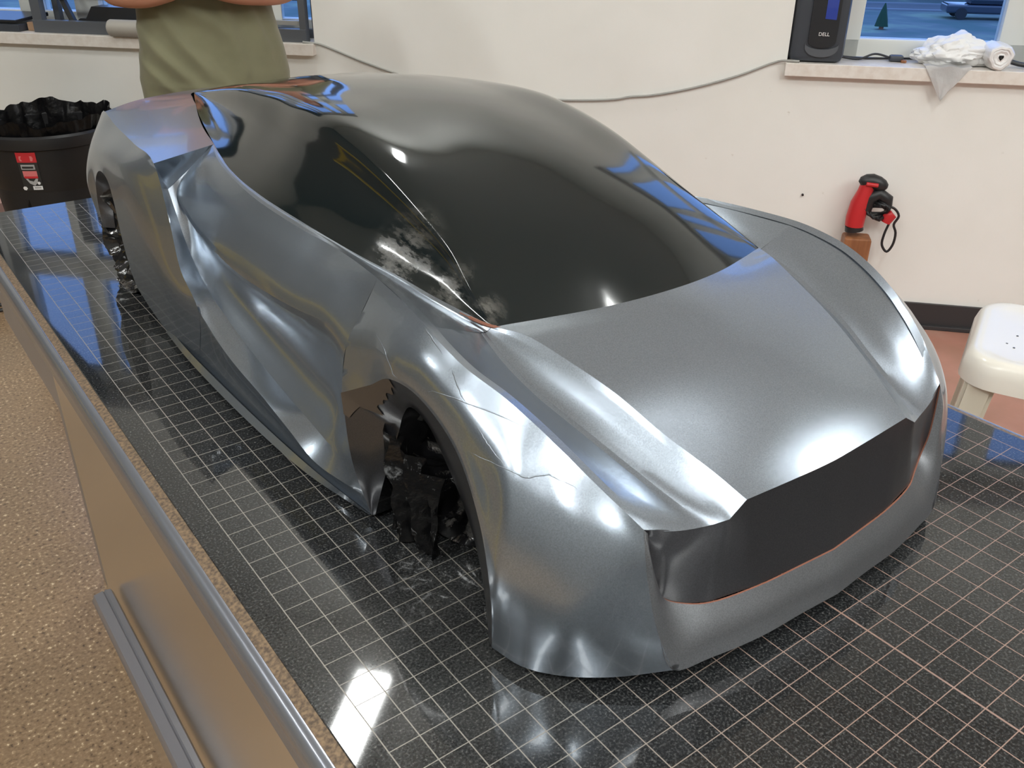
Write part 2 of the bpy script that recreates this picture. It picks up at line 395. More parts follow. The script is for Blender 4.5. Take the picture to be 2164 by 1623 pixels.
# ================================================================== TABLE
table = empty('surface_table', V(15, 8, -TZ), 'black granite surface table scribed with a one inch grid, under the car model', 'table')
bm = bmesh.new(); tbox(bm, -1, 31, -34, 50.2, -4, 0, .04)
o = bmobj('granite_top', bm, M['granite'], table)
# object coordinates of the grid must start at table origin
def rebase(o, org):
    o.data.transform(Matrix.Translation(-org)); o.location = org
rebase(o, V(0, 0, 0))
def extrude_y(bm, prof, y0, y1, n=2, mirror=False):
    rings = []
    for k in range(n):
        y = y0+(y1-y0)*k/(n-1); rings.append([bm.verts.new(V(30-x if mirror else x, y, z)) for x, z in prof])
    L = len(prof)
    for a, b in zip(rings, rings[1:]):
        for k in range(L): bm.faces.new((a[k], a[(k+1) % L], b[(k+1) % L], b[k]))
    bm.faces.new(rings[0]); bm.faces.new(rings[-1][::-1])
for mir in (False, True):
    bm = bmesh.new(); extrude_y(bm, [(-.98, -.03), (-1.38, -.12), (-1.4, -.5), (-.98, -.5)], -34, 50, mirror=mir); bmobj('edge_strip', bm, M['granite_edge'], table)
    bm = bmesh.new()
    prof = [(-1.36, -.14), (-1.5, -.12), (-1.68, -.2), (-1.82, -.4), (-1.86, -.7), (-1.8, -1.1), (-1.72, -1.5), (-1.66, -2.2), (-1.36, -2.2)]
    extrude_y(bm, prof, -34, 50, mirror=mir); bmobj('side_rail', bm, M['rail'], table, 60)
    bm = bmesh.new(); x0, x1 = ((-1.5, -1.0), (31, 31.5))[mir]
    tbox(bm, x0, x1, -34, 26.4, -31, -2.25, .05); bmobj('side_panel', bm, M['steel'], table)
    bm = bmesh.new(); xx = (-2.35, 32.35)[mir]
    pr = [(xx+.62*math.cos(a)*(1 if abs(math.cos(a)) < .9 else .92), -16+.62*math.sin(a)) for a in [k*math.pi/8 for k in range(16)]]
    pr = [(xx-.55, -16.35), (xx-.62, -15.8), (xx-.45, -15.45), (xx+.05, -15.38), (xx+.12, -15.46), (xx+.2, -15.36), (xx+.5, -15.42), (xx+.62, -15.7), (xx+.62, -16.4), (xx+.3, -16.6), (xx-.3, -16.6)]
    extrude_y(bm, pr, -34, 22.6); o = bmobj('bumper_bar', bm, M['bar'], table, 50)
    for yy in (-26, -14, -4):
        bm = bmesh.new(); tbox(bm, xx if not mir else x1, (x0 if not mir else xx), yy-.35, yy+.35, -16.2, -15.9); bmobj('bumper_bracket', bm, M['rail'], table)
bm = bmesh.new(); tbox(bm, -.9, 30.9, 26, 49.5, -8, -4, .1); bmobj('apron', bm, M['bar'], table)
for x in (1, 27.5):
    for y in (-31, 46):
        bm = bmesh.new(); tbox(bm, x, x+2.5, y, y+2.5, -34, -4, .1); bmobj('leg', bm, M['bar'], table)
bm = bmesh.new(); tbox(bm, 1.5, 28.5, -30, 24, -33, -5); bmobj('cabinet', bm, M['bar'], table)
adopt(table)
# ================================================================== CAR
car = empty('clay_car_model', V(15, 10, 0), 'quarter scale sports car clay model wrapped in silver film with gloss black canopy', 'car model')
cen = [(15,-11.55,5.27),(15,-10.3,6.12),(15,-9,6.85),(15,-7.5,7.5),(15,-6,8.02),(15,-4.9,8.38),(15,-4,8.62)]
r1 = [(13.2,-11.53,5.33),(13.1,-10.3,6.12),(12.9,-8.95,6.82),(12.7,-7.4,7.48),(12.4,-5.8,7.98),(12.2,-4.6,8.32),(12.0,-3.6,8.52)]
rc = [(10.93,-11.5,5.46),(10.57,-10.3,6.03),(10.06,-8.75,6.69),(9.66,-6.99,7.42),(9.22,-5.19,7.94),(8.75,-3.5,8.33),(8.25,-2.36,8.33)]
rb_ = [(10.25,-11.5,5.04),(10.17,-10.32,5.72),(9.91,-8.92,6.42),(9.5,-7.19,7.16),(9.04,-5.41,7.7),(8.62,-3.7,8.12),(8.22,-2.34,8.27)]
rv = [(9.6,-11.3,4.98),(9.3,-10.1,5.34),(8.9,-8.6,5.9),(8.45,-7.0,6.55),(8.1,-5.3,7.1),(7.95,-3.7,7.66),(8.05,-2.25,8.13)]
rm = [(8.5,-11.05,5.12),(8.0,-9.7,5.82),(7.55,-8.2,6.60),(7.1,-6.6,7.28),(6.85,-5.0,7.8),(6.8,-3.5,8.22),(6.95,-2.2,8.5)]
rf = [(7.52,-10.72,5.4),(6.79,-9.24,6.56),(6.28,-7.7,7.52),(5.9,-6.15,8.18),(5.61,-4.74,8.55),(5.63,-3.3,8.82),(5.78,-2.2,8.96)]
def pick(dense, idx): return [tuple(dense[i]) for i in idx]
body = Shell()
gh = [(30-x, y, z) for x, y, z in r1]
G = surf([gh, cen, r1, rc], 6, 6); body.grid(G[:, 6:, :])
body.grid(surf([rc, rb_, rv, rm, rf], 6, 5, rb=(1,)), mi=0)
# shoulder between cowl/DLO and crest
DLO = [(8.25,-2.36,8.33),(8.12,-1,8.37),(7.92,.7,8.44),(7.75,2.8,8.55),(7.42,5.3,8.7),(7.25,7.6,8.8),(7.13,9.74,8.9),(7.12,14,8.98),(7.35,17.6,9.08),(7.75,20.3,9.25),(8.29,22.9,9.4)]
F2 = [(5.78,-2.2,8.96),(5.98,-.9,9.0),(6.25,.5,9.02),(6.5,2.2,8.98),(6.85,4.8,8.84),(6.95,7.2,8.78),(6.85,9.3,8.78),(6.84,13.7,8.86),(7.1,17.3,9.0),(7.45,20.0,9.18),(8.1,22.7,9.38)]
MID2 = [(6.95,-2.2,8.5),(7.0,-.95,8.6),(7.05,.6,8.68),(7.1,2.5,8.72),(7.12,5.05,8.74),(7.1,7.4,8.8),(6.99,9.5,8.86),(6.98,13.85,8.94),(7.22,17.45,9.06),(7.6,20.15,9.22),(8.2,22.8,9.4)]
DIN = [(x+.5, y+.25, z-.35) for x, y, z in DLO]
VV2 = [(8.05,-2.25,8.15),(7.93,-1,8.25),(7.75,.7,8.37),(7.6,2.78,8.51),(7.32,5.26,8.67),(7.17,7.56,8.79),(7.06,9.71,8.87),(7.05,13.97,8.96),(7.29,17.57,9.07),(7.7,20.28,9.24),(8.26,22.88,9.4)]
body.grid(surf([DIN, DLO, VV2, MID2, F2], 5, 4, rb=(1,)))
# fender side: columns around from nose edge to door front.  rows top->bottom
lip = [(8.05,-11.95,.72),(6.5,-11.0,.58),(5.3,-9.95,.5),(4.65,-8.97,.45),(4.4,-7.75,.4),(4.22,-7.95,2.6),(4.42,-7.1,4.8),(4.75,-5.35,6.35),(4.75,-3.3,7.2),(4.75,-1.5,7.05),(4.85,.1,6.1),(4.8,2.39,4.79)]
fd = cr(rf, 6); f2 = cr(F2, 5)
top = pick(fd, (0, 3, 6, 9, 12, 14, 18, 24, 30, 36)) + pick(f2, (8, 15))
m1 = [(7.42,-10.98,4.6),(6.75,-10.5,5.1),(6.15,-9.85,5.55),(5.7,-9.15,5.95),(5.3,-8.35,6.25),(5.1,-7.75,6.55),(5.05,-6.7,7.0),(5.0,-5.05,7.75),(5.0,-3.3,8.25),(5.15,-2.0,8.3),(5.6,.35,8.2),(5.9,2.3,7.9)]
m2 = [(7.45,-11.2,3.6),(6.5,-10.75,4.1),(5.8,-10.15,4.5),(5.2,-9.4,4.75),(4.75,-8.6,4.9),(4.6,-8.1,5.2),(4.75,-7.0,5.9),(4.8,-5.25,7.05),(4.8,-3.35,7.75),(4.85,-1.75,7.75),(5.15,.4,7.3),(5.3,2.5,6.8)]
m3 = [(7.6,-11.62,2.1),(6.4,-11.0,2.4),(5.4,-10.3,2.6),(4.8,-9.4,2.7),(4.35,-8.45,2.8),(4.3,-8.1,3.8),(4.5,-7.1,5.2),(4.74,-5.32,6.62),(4.74,-3.32,7.42),(4.76,-1.6,7.3),(4.95,.25,6.6),(5.0,2.5,5.7)]
TG = surf([top, m1, m2, m3, lip], 5, 5, cb=(4,)); body.grid(TG)
skirt = TG[:, 0, :]; body.grid(np.stack([skirt, skirt+np.array([.35, 0, -.12])], axis=1))
# arch chamfer (dark inner band)
oc = [(4.75,.66,.35),(4.5,1.35,2.4),(4.8,2.39,4.79),(4.85,.1,6.1),(4.75,-1.5,7.05),(4.75,-3.3,7.2),(4.75,-5.35,6.35),(4.42,-7.1,4.8),(4.22,-7.95,2.6),(4.4,-7.75,.4)]
ic = [(4.85,.5,.35),(5.0,-.3,2.6),(5.2,-1.1,4.7),(5.2,-1.45,5.5),(5.1,-2.2,6.2),(5.1,-3.2,6.05),(5.1,-4.2,5.2),(5.0,-5.5,4.0),(4.9,-6.4,2.6),(4.7,-7.2,.4)]
mc = [tuple((np.array(a)*.5+np.array(b)*.5)-np.array([.06,0,0])) for a, b in zip(oc, ic)]
ic2 = [(x+4, y, z) for x, y, z in ic]
def both_sides(name, G, m_, flip=False, ang=30):
    for mir in (False, True):
        sh_ = Shell(); H = G.copy()
        if mir: H[..., 0] = 30-H[..., 0]
        sh_.grid(H, mirror=False, flip=flip != mir); sh_.build(name, [m_], car, ang)
both_sides('wheel_arch_lip', surf([oc, mc, ic], 5, 3, cb=(2,)), M['film_dark'], True)
both_sides('wheel_well', surf([ic, ic2], 5, 2, cb=(2,)), M['plastic_bag'], True)
# door: rows F, upper, mid, inner blade, outer blade, bottom ; columns d0..
F = pick(f2, (15, 20, 25, 30, 35, 40, 45, 48, 50))
ocd = cr(oc, 8, (2,))
A1 = [(5.5,2.25,7.2),(5.3,4.6,6.72),(5.25,6.8,6.45),(5.2,9.0,6.25),(5.2,13.4,6.02),(5.2,17.0,6.4),(5.22,19.1,6.9),(5.4,20.9,7.85),(6.3,21.7,8.55)]
A0 = [tuple(np.array(a)*.5+np.array(b)*.5+np.array([-.16,0,.12])) for a, b in zip(F, A1)]; A0[-1] = (7.3,22.35,9.0)
A2 = [(5.02,2.45,5.8),(5.62,4.4,4.9),(5.8,6.5,4.8),(5.85,8.8,4.75),(5.8,13.4,4.9),(5.6,16.9,5.6),(5.5,19.1,6.5),(5.4,20.65,7.6),(5.75,21.4,8.3)]
A3 = [tuple(ocd[13]),(5.55,4.1,3.1),(5.72,6.3,3.15),(5.75,8.6,3.2),(5.65,13.5,3.8),(5.4,17.0,4.9),(5.3,19.0,6.1),(5.2,20.4,7.4),(5.3,21.1,8.12)]
A4 = [tuple(ocd[7]),(4.75,3.7,1.8),(4.88,6.1,1.88),(4.95,8.5,2.02),(4.97,13.6,2.95),(4.92,17.2,4.2),(4.88,18.9,5.7),(4.95,20.2,7.2),(5.0,20.95,8.0)]
A5 = [tuple(ocd[3]),(4.12,3.9,1.15),(4.04,6.15,1.6),(4.0,8.4,2.02),(4.0,12.6,2.5),(4.0,15.8,3.5),(4.0,17.6,5.0),(4.12,18.5,7.3),(4.5,20.8,9.4)]
A6 = [(4.75,.66,.35),(4.38,4.2,.3),(4.25,6.6,.3),(4.15,9,.3),(4.05,14,.3),(3.98,17,.3)]
col_ = TG[-1]
A0[0], A1[0], A2[0] = tuple(col_[6]), tuple(col_[11]), tuple(col_[16])
DG = surf([F, A0, A1, A2, A3, A4, A5], 6, 5, rb=(5,)); body.grid(DG)
skirt = DG[:, 0, :]; body.grid(np.stack([skirt, skirt+np.array([.35, 0, -.12])], axis=1))
# small gusset closing the shoulder end against the canopy corner
body.grid(np.array([[(8.1,22.7,9.38), (8.29,22.9,9.4)], [(7.2,22.1,8.95), (8.6,23.2,8.8)]], float))
midr = [tuple((np.array(a)+np.array(b))/2+np.array([.22, 0, -.1])) for a, b in zip(A5[:6], A6)]
midr[0] = tuple((np.array(A5[0])+np.array(A6[0]))/2); midr[-1] = tuple((np.array(A5[5])+np.array(A6[-1]))/2)
body.grid(surf([A5[:6], midr, A6], 6, 4), mi=0)
# thin splitter lip under the door
sp_t = [(4.55,1.0,.5),(4.2,4.6,.5),(3.98,9,.5),(3.85,14,.5),(3.8,18,.55),(3.85,21,.6)]
sp_b = [(4.7,.7,.28),(4.05,4.6,.22),(3.75,9,.22),(3.62,14,.22),(3.62,18,.25),(3.75,21.5,.3)]
sp_i = [(5.2,.9,.25),(4.6,4.6,.25),(4.5,9,.25),(4.5,14,.25),(4.5,18,.25),(4.5,21,.3)]
body.grid(surf([sp_t, sp_b, sp_i], 6, 1))
# intake facet T1-T2-T3
T1, T2, T3 = (8.29,22.9,9.4), (4.5,20.8,9.4), (5.0,20.95,8.0)
body.grid(np.array([[T1, T1], [T2, T3]], float)); # rear fender face
ra = [(3.98,17,.3),(4.0,15.8,3.5),(4.0,17.6,5.0),(4.12,18.5,7.3),(4.5,20.8,9.4),(4.75,24.6,9.52),(5.1,29.2,9.56),(5.5,33.7,9.5),(5.3,35.0,6.8),(5.4,35.1,4.8),(5.5,34.7,3.2)]
rbm = [(3.85,19.5,.3),(3.75,19.5,2.8),(3.7,20.6,4.7),(3.72,21.7,6.5),(3.85,23.4,8.1),(3.95,26.2,8.45),(4.05,29.6,8.3),(4.1,32.5,7.6),(3.95,33.9,5.8),(4.1,34.0,4.2),(4.4,33.7,3.0)]
rl = [(3.8,22.0,.4),(3.78,24.6,.95),(3.72,26.0,1.7),(3.72,27.0,4.1),(3.78,27.4,5.7),(3.85,28.2,6.95),(3.85,29.5,7.2),(3.9,31.3,6.3),(3.95,32.3,4.6),(4.0,32.5,3.7),(4.0,32.7,3.0)]
body.grid(surf([ra, rbm, rl], 5, 6))
ri = [(4.6,22.3,.4),(4.6,24.9,1.2),(4.6,26.6,2.2),(4.6,27.6,4.1),(4.6,28.0,5.3),(4.6,28.7,6.2),(4.6,29.6,6.4),(4.6,30.9,5.6),(4.6,31.7,4.4),(4.6,32.0,3.6),(4.6,32.1,3.0)]
both_sides('wheel_arch_lip', surf([rl, ri], 5, 2), M['film_dark']); both_sides('wheel_well', surf([ri, [(x+4, y, z) for x, y, z in ri]], 5, 2), M['plastic_bag'])
# rear deck facet between fender ridge and canopy edge
ridge = [T2,(4.75,24.6,9.52),(5.1,29.2,9.56),(5.5,33.7,9.5),(8.6,37.1,9.36),(12.4,39.6,9.15),(15,40.2,9.1)]
inner = [T1,(8.9,26.0,9.5),(9.8,29.4,9.52),(10.9,33,9.5),(11.6,35.6,9.42),(12.5,38.0,9.3),(15,38.8,9.25)]
body.grid(surf([inner, ridge], 5, 4, cb=(3,)))
# tail and rear corner
tl = [(5.5,33.7,9.5),(8.6,37.1,9.36),(12.4,39.6,9.15),(15,40.2,9.1)]
tm = [(5.3,35.0,6.8),(8.6,38.6,6.4),(12.4,41.0,6.2),(15,41.5,6.1)]
tb = [(5.5,34.7,3.2),(8.6,37.4,.9),(12.4,39.5,1.0),(15,40,1.0)]
body.grid(surf([tl, tm, tb], 5, 5))
# bumper ring below the grille
gt = [(7.6,-10.76,5.3),(7.68,-10.85,4.6),(7.95,-11.0,3.5),(8.3,-11.05,2.75),(8.95,-11.3,2.4),(9.7,-11.6,2.26),(11.5,-11.95,2.24),(13.4,-12.12,2.24),(15,-12.22,2.22)]
gb = [(7.52,-10.72,5.4),(7.42,-10.98,4.6),(7.45,-11.2,3.6),(7.6,-11.62,2.1),(8.05,-11.95,.72),(9.4,-12.2,.62),(11.4,-12.5,.6),(13.3,-12.6,.62),(15,-12.72,.64)]
bumper = Shell()
gt2 = [(x, y-.05, z-.01) for x, y, z in gt]
gm = [tuple(np.array(a)*.5+np.array(b)*.5+np.array([0,-.12,0])) for a, b in zip(gt2, gb)]; gm[0] = gb[0]
bumper.grid(surf([gt2, gm, gb], 5, 4, cb=()), flip=True)
bb = [(x+.4, y+.9, z-.05) for x, y, z in gb[4:]]
bumper.grid(surf([gb[4:], bb], 5, 1), flip=True)
edge = Shell(); edge.grid(surf([gt, gt2], 5, 1), flip=True)
# grille panel
gtop = [(7.53,-10.73,5.39),(7.75,-10.82,5.36),(8.1,-10.92,5.27),(8.5,-11.03,5.12),(9.6,-11.28,4.98),(10.25,-11.48,5.04),(10.93,-11.48,5.46),(13.2,-11.51,5.33),(15,-11.53,5.27)]
gmid = []
for a, b, zt in zip(gtop, gt, (5.39, 5.37, 5.33, 5.3, 5.26, 5.25, 5.25, 5.26, 5.27)):
    q = np.array((a[0], a[1], zt))*.55+np.array(b)*.45; gmid.append((q[0], q[1]+.04, q[2]))
grille = Shell(); grille.grid(surf([gtop, gmid, gt], 5, 6, cb=(5, 6)), flip=True)
# ---- canopy
CEN = [(15,-4,8.62),(15,-2.3,9.65),(15,-.4,10.65),(15,2.5,11.75),(15,5,12.4),(15,7.5,12.85),(15,10.3,13.1),(15,14,13.15),(15,18,12.92),(15,21.8,12.42),(15,26.2,11.75),(15,33,10.4),(15,38.8,9.25)]
C2 = [(11.8,-3.55,8.5),(11.85,-1.9,9.55),(11.9,0,10.5),(12,2.9,11.5),(12.05,5.3,12.15),(12.1,7.8,12.62),(12.2,10.5,12.93),(12.3,14,12.98),(12.6,18,12.78),(12.8,21.7,12.3),(13,26,11.7),(13.3,33,10.37),(13.7,38.5,9.27)]
PIL = [(8.25,-2.36,8.33),(8.57,-.5,9.19),(8.93,1.22,9.98),(9.03,3.58,10.87),(9.08,5.7,11.58),(9.16,8.07,12.13),(9.25,10.6,12.48),(9.65,13.9,12.5),(10.25,17.8,12.28),(10.6,21.4,12.0),(11,25.9,11.55),(11.75,33,10.3),(12.5,38.0,9.3)]
DL = [(8.25,-2.36,8.33),(8.12,-1,8.37),(7.92,.7,8.44),(7.75,2.8,8.55),(7.42,5.3,8.7),(7.25,7.6,8.8),(7.13,9.74,8.9),(7.12,14,8.98),(7.35,17.6,9.08),(7.75,20.3,9.25),(8.29,22.9,9.4),(10.3,31,9.5),(12.5,38.0,9.3)]
can = Shell()
gh = [(30-x, y, z) for x, y, z in C2]
s1 = []; s2 = []
for k, (p, d) in enumerate(zip(PIL, DL)):
    p = np.array(p); d = np.array(d); L_ = np.linalg.norm(p-d)
    s1.append(tuple(p*.66+d*.34+np.array([.07, 0, -.05])*L_)); s2.append(tuple(p*.3+d*.7+np.array([.055, 0, -.045])*L_))
G = surf([gh, CEN, C2, PIL, s1, s2, DL], 6, 7); can.grid(G[:, 7:, :])
bsh = body.build('body_shell', [M['film']], car, 13)
bumper.build('front_bumper', [M['film_mid']], car, 35)
o = grille.build('grille_panel', [M['film_dark']], car, 35)
o = edge.build('clay_edge', [M['clay']], car); o['label'] = 'thin line of bare red clay under the dark grille panel'
o = can.build('canopy', [M['black_film']], car, 60); o['label'] = 'gloss black film canopy'
# raised wrinkles in the film on the left front fender
from mathutils.bvhtree import BVHTree
bv = BVHTree.FromPolygons([v_.co.copy() for v_ in bsh.data.vertices], [tuple(p.vertices) for p in bsh.data.polygons])
for poly_ in ([(787,690),(812,740),(830,790),(850,815),(872,833)], [(895,690),(920,725),(945,765)], [(950,770),(962,800),(975,835),(1000,880)], [(872,833),(915,828),(970,845),(1060,880),(1140,915)], [(950,935),(1010,965),(1080,995),(1110,1010),(1160,1003),(1215,1030),(1232,1048)], [(1008,900),(1022,925),(1042,955),(1080,1000)]):
    pw_ = []
    for a, b in zip(poly_, poly_[1:]):
        for k in range(5):
            px, py = a[0]+(b[0]-a[0])*k/5+random.uniform(-1, 1), a[1]+(b[1]-a[1])*k/5+random.uniform(-1, 1)
            d = (cx*((px-1082)/1913.9)+cy_*((py-811.5)/1913.9)+cz).normalized(); h_ = bv.ray_cast(m.translation, d)
            if h_[0] is not None: pw_.append(h_[0]-(h_[1] if h_[1].dot(d) < 0 else -h_[1])*.012*S)
    L = len(pw_)
    if L > 3:
        bm = bmesh.new(); tube(bm, pw_, [.008+.02*math.sin(math.pi*(k+.5)/L) for k in range(L)], 6); bmobj('film_wrinkle', bm, M['film'], car, 80)
# dark block added inside the car shell to stop light
bm = bmesh.new(); tbox(bm, 7.5, 22.5, 1.8, 21, .5, 5.6, .2); tbox(bm, 8.6, 21.4, -9.8, 1.6, .8, 4.4, .2); tbox(bm, 9, 21, 20.9, 33.5, .8, 8, .2); bmobj('light_block', bm, M['dark'], car)
# bare clay strip at the windscreen corner
bm = bmesh.new(); tube(bm, [V(*q) for q in cr(np.array([(7.93,-.9,8.40),(8.02,-1.4,8.37),(8.12,-1.95,8.35),(8.3,-2.42,8.33),(8.55,-2.55,8.30)]), 5)], [.02]*5+[.06]*12+[.03]*4, 6)
o = bmobj('clay_seam', bm, M['clay'], car); o['label'] = 'bare red clay seam at the windscreen corner'
# brown clay patch behind the front wheel arch, ragged lower edge
GC = surf([oc, mc, ic], 10, 10, cb=(2,))
bm = bmesh.new(); cols_ = []
i0, i1 = 17, 40
for i in range(i0, i1+1):
    u = (i-i0)/(i1-i0); depth = (8.0+4.5*abs(math.sin(u*13+.5))*(1-.3*u)+2.0*math.sin(u*31))*(1-.4*u)
    if i <= 20: depth = 2+(i-i0)*1.3
    dcol = GC[i]; col = []
    for k in range(7):
        t_ = max(.3, depth)*k/6*1.25; j = min(int(t_), 19); f_ = t_-j; q = dcol[j]*(1-f_)+dcol[j+1]*f_; col.append(bm.verts.new(V(q[0]-.035, q[1], q[2]+.01)))
    cols_.append(col)
for a, b in zip(cols_, cols_[1:]):
    for k in range(6): bm.faces.new((a[k], a[k+1], b[k+1], b[k]))
o = bmobj('clay_patch', bm, M['bareclay'], car, 40); o['label'] = 'ragged brown bare clay patch behind the front wheel arch'
# wheels in crumpled plastic
def wheel_cover(x0, x1, yc, zc, r, seed, mirror, steer=0):
    bm = bmesh.new(); seg = 56; prof = [(0.05, x0+.9), (r*.45, x0+.7), (r*.8, x0+.35), (r*.96, x0), (r, x0+.5), (r, (x0+x1)/2), (r*.98, x1)]
    rings = []
    for i, (rr, x) in enumerate(prof):
        ring = []
        for k in range(seg):
            a = 2*math.pi*k/seg
            n = noise.noise(Vector((seed+math.cos(a)*2.2, math.sin(a)*2.2, i*.9)))+.5*noise.noise(Vector((seed+math.cos(a)*6, math.sin(a)*6, i*2.)))
            q = rr*(1+.13*n); y = yc+q*math.cos(a); z = max(.0, zc+q*math.sin(a))
            xx = x+.45*noise.noise(Vector((k*.31, i*1.7, seed+5)))+steer*max(0, yc+r-y)
            ring.append(bm.verts.new(V(30-xx if mirror else xx, y, z)))
        rings.append(ring)
    for a, b in zip(rings, rings[1:]):
        for k in range(seg): bm.faces.new((a[k], a[(k+1) % seg], b[(k+1) % seg], b[k]))
    bm.faces.new(rings[0]); bm.faces.new(rings[-1])
    bmesh.ops.subdivide_edges(bm, edges=bm.edges, cuts=2, use_grid_fill=True)
    for v_ in bm.verts:
        if v_.co.z > (TZ+.1)*S:
            q = v_.co/S; f = abs(noise.noise(q*.8+Vector((seed, 0, 0))))*.5+abs(noise.noise(q*1.9))*.25+noise.noise(q*5)*.05
            v_.co.x += f*S; v_.co.y += noise.noise(q*1.3+Vector((9, seed, 0)))*.18*S
    return bmobj('wheel_cover', bm, M['plastic_bag'], car, 28)
for mir in (False, True):
    wheel_cover(5.15, 8.4, -2.75, 2.95, 3.05, 2.3+mir, mir, .55)
    wheel_cover(3.95, 8.4, 29.9, 2.7, 3.2, 7.1+mir, mir)
# film flap hanging in the front wheel well
bm = bmesh.new()
rows = []
for i in range(15):
    row = []
    for j in range(15):
        u, v_ = i/14, j/14
        y = -.35-2.6*u+.12*math.sin(v_*9+i); z = .1+4.6*v_*(1-.25*u)
        x = 5.05+.5*u+.28*math.sin(u*17+v_*3)+.2*noise.noise(Vector((u*6, v_*5, 3)))
        row.append(bm.verts.new(V(x, y, z)))
    rows.append(row)
for i in range(14):
    for j in range(14): bm.faces.new((rows[i][j], rows[i+1][j], rows[i+1][j+1], rows[i][j+1]))
bmesh.ops.solidify(bm, geom=bm.faces, thickness=.05*S)
o = bmobj('plastic_flap', bm, M['plastic_bag'], car, 40)
adopt(car)
# ================================================================== THINGS ROUND THE ROOM
# ---------- stool on the right
sa = math.radians(23.5+180); ex = Vector((math.cos(sa), math.sin(sa), 0)); ey = Vector((-ex.y, ex.x, 0))
SC = Vector((67.2, .8, 0))
def SP(a, b, z): p = SC+ex*a+ey*b; return V(p.x, p.y, z)
stool = empty('stool', SP(0, 0, -TZ), 'white plastic stool with square dished seat standing on the red floor', 'stool')
def rsq(h, r, n=6):
    out = []
    for cx_, cy2, a0 in ((h-r, h-r, 0), (-(h-r), h-r, 90), (-(h-r), -(h-r), 180), (h-r, -(h-r), 270)):
        for k in range(n+1):
            a = math.radians(a0+90*k/n); out.append((cx_+r*math.cos(a), cy2+r*math.sin(a)))
    return out
bm = bmesh.new(); rings = []
for h, r, z in ((6.0, 2.2, -12.3), (6.9, 2.6, -12.4), (7.35, 2.8, -12.3), (7.3, 2.8, -11.2), (7.1, 2.7, -10.5), (6.8, 2.5, -10.08), (6.4, 2.4, -9.96), (5.9, 2.2, -10.08), (5.2, 2.0, -10.3), (2.5, 1.2, -10.42), (.4, .3, -10.45)):
    rings.append([bm.verts.new(SP(a, b, z)) for a, b in rsq(h, r)])
for a, b in zip(rings, rings[1:]):
    L = len(a)
    for k in range(L): bm.faces.new((a[k], a[(k+1) % L], b[(k+1) % L], b[k]))
bm.faces.new(rings[-1]); bm.faces.new(rings[0])
bmobj('seat', bm, M['stool'], stool, 50)
for a in (-1, 1):
    for b in (-1, 1):
        bm = bmesh.new()
        def ringp(cx_, cy2, z, h): return [bm.verts.new(SP(cx_+i*h, cy2+j*h, z)) for i, j in ((-1, -1), (1, -1), (1, 1), (-1, 1))]
        ra_ = ringp(a*5.5, b*5.5, -12.0, 1.15); rb2 = ringp(a*7.6, b*7.6, -TZ, .9)
        for k in range(4): bm.faces.new((ra_[k], ra_[(k+1) % 4], rb2[(k+1) % 4], rb2[k]))
        bm.faces.new(ra_); bm.faces.new(rb2)
        bmesh.ops.bevel(bm, geom=bm.edges[:], offset=.3*S, segments=2, affect='EDGES')
        bmobj('leg', bm, M['stool_leg'], stool, 40)
bm = bmesh.new()
for k in range(14):
    a, b = random.uniform(-4.5, 4.5), random.uniform(-4.5, 4.5)
    lathe(bm, SP(a, b, -10.36), [(.001, .07), (.08, .06), (.1, 0)], 6)
o = bmobj('paint_speck', bm, M['rack'], stool); o['kind'] = 'stuff'
adopt(stool)
# ---------- bin
bc = V(18, 124, -TZ)
bin_ = empty('trash_bin', bc, 'round black plastic bin lined with a black bag, behind the left end of the table', 'bin')
bm = bmesh.new(); rings = lathe(bm, bc, [(7.2, 0), (7.4, 4), (7.7, 10), (8.0, 16.5), (8.75, 17.6), (9.0, 23.2), (9.5, 23.4), (9.6, 24.0), (9.5, 24.9), (9.15, 25.2), (8.8, 24.9), (8.7, 20), (8.2, 12)], 56)
bm.faces.new(rings[0]); bmobj('bin_body', bm, M['bin'], bin_, 40)
bm = bmesh.new()
def wob(a, h): return 1+.02*math.sin(23*a+h*.3)+.016*math.sin(41*a+1+h*.5)+.02*math.sin(9*a-h)
rings = lathe(bm, bc, [(3, 6), (7.6, 9), (8.1, 15), (8.4, 20), (8.6, 24.4), (8.9, 25.6), (9.1, 26.0)], 150, wob=wob)
for k, v_ in enumerate(rings[-1]):
    a = 2*math.pi*k/150; v_.co.z += S*(.5+.6*math.sin(5*a+1)*.6+.22*math.sin(11*a)+.12*math.sin(27*a)+.3)
for k, v_ in enumerate(rings[-2]):
    a = 2*math.pi*k/150; v_.co.z += S*(.3+.4*math.sin(5*a+1)+.2*math.sin(11*a))
bm.faces.new(rings[0]); bmobj('liner', bm, M['bag'], bin_, 50)
# label on the bin body: facing the camera
la0 = math.atan2(117.0-124, 13.4-18)
def LP(u, v, d=0):  # u across (inches), v height above bin base
    r = 8.75+(v-17.6)*.045+.06+d if v > 17.6 else 8.75
    a = la0+u/9; return bc+Vector((r*math.cos(a)*S, r*math.sin(a)*S, v*S))
def patch(bm, u0, u1, v0, v1, mi, d):
    n = 5; a = [bm.verts.new(LP(u0+(u1-u0)*k/n, v0, d)) for k in range(n+1)]; b = [bm.verts.new(LP(u0+(u1-u0)*k/n, v1, d)) for k in range(n+1)]
    for k in range(n): f = bm.faces.new((a[k], a[k+1], b[k+1], b[k])); f.material_index = mi
def poly(bm, pts_, mi, d):
    f = bm.faces.new([bm.verts.new(LP(u, v, d)) for u, v in pts_]); f.material_index = mi
bm = bmesh.new()
patch(bm, -1.35, 1.35, 17.7, 23.1, 0, 0)
patch(bm, -1.35, 1.35, 21.7, 23.1, 1, .02); poly(bm, [(-.9, 21.9), (.8, 21.9), (.95, 22.3), (.8, 22.6), (-.9, 22.6), (-1.0, 22.25)], 4, .04)
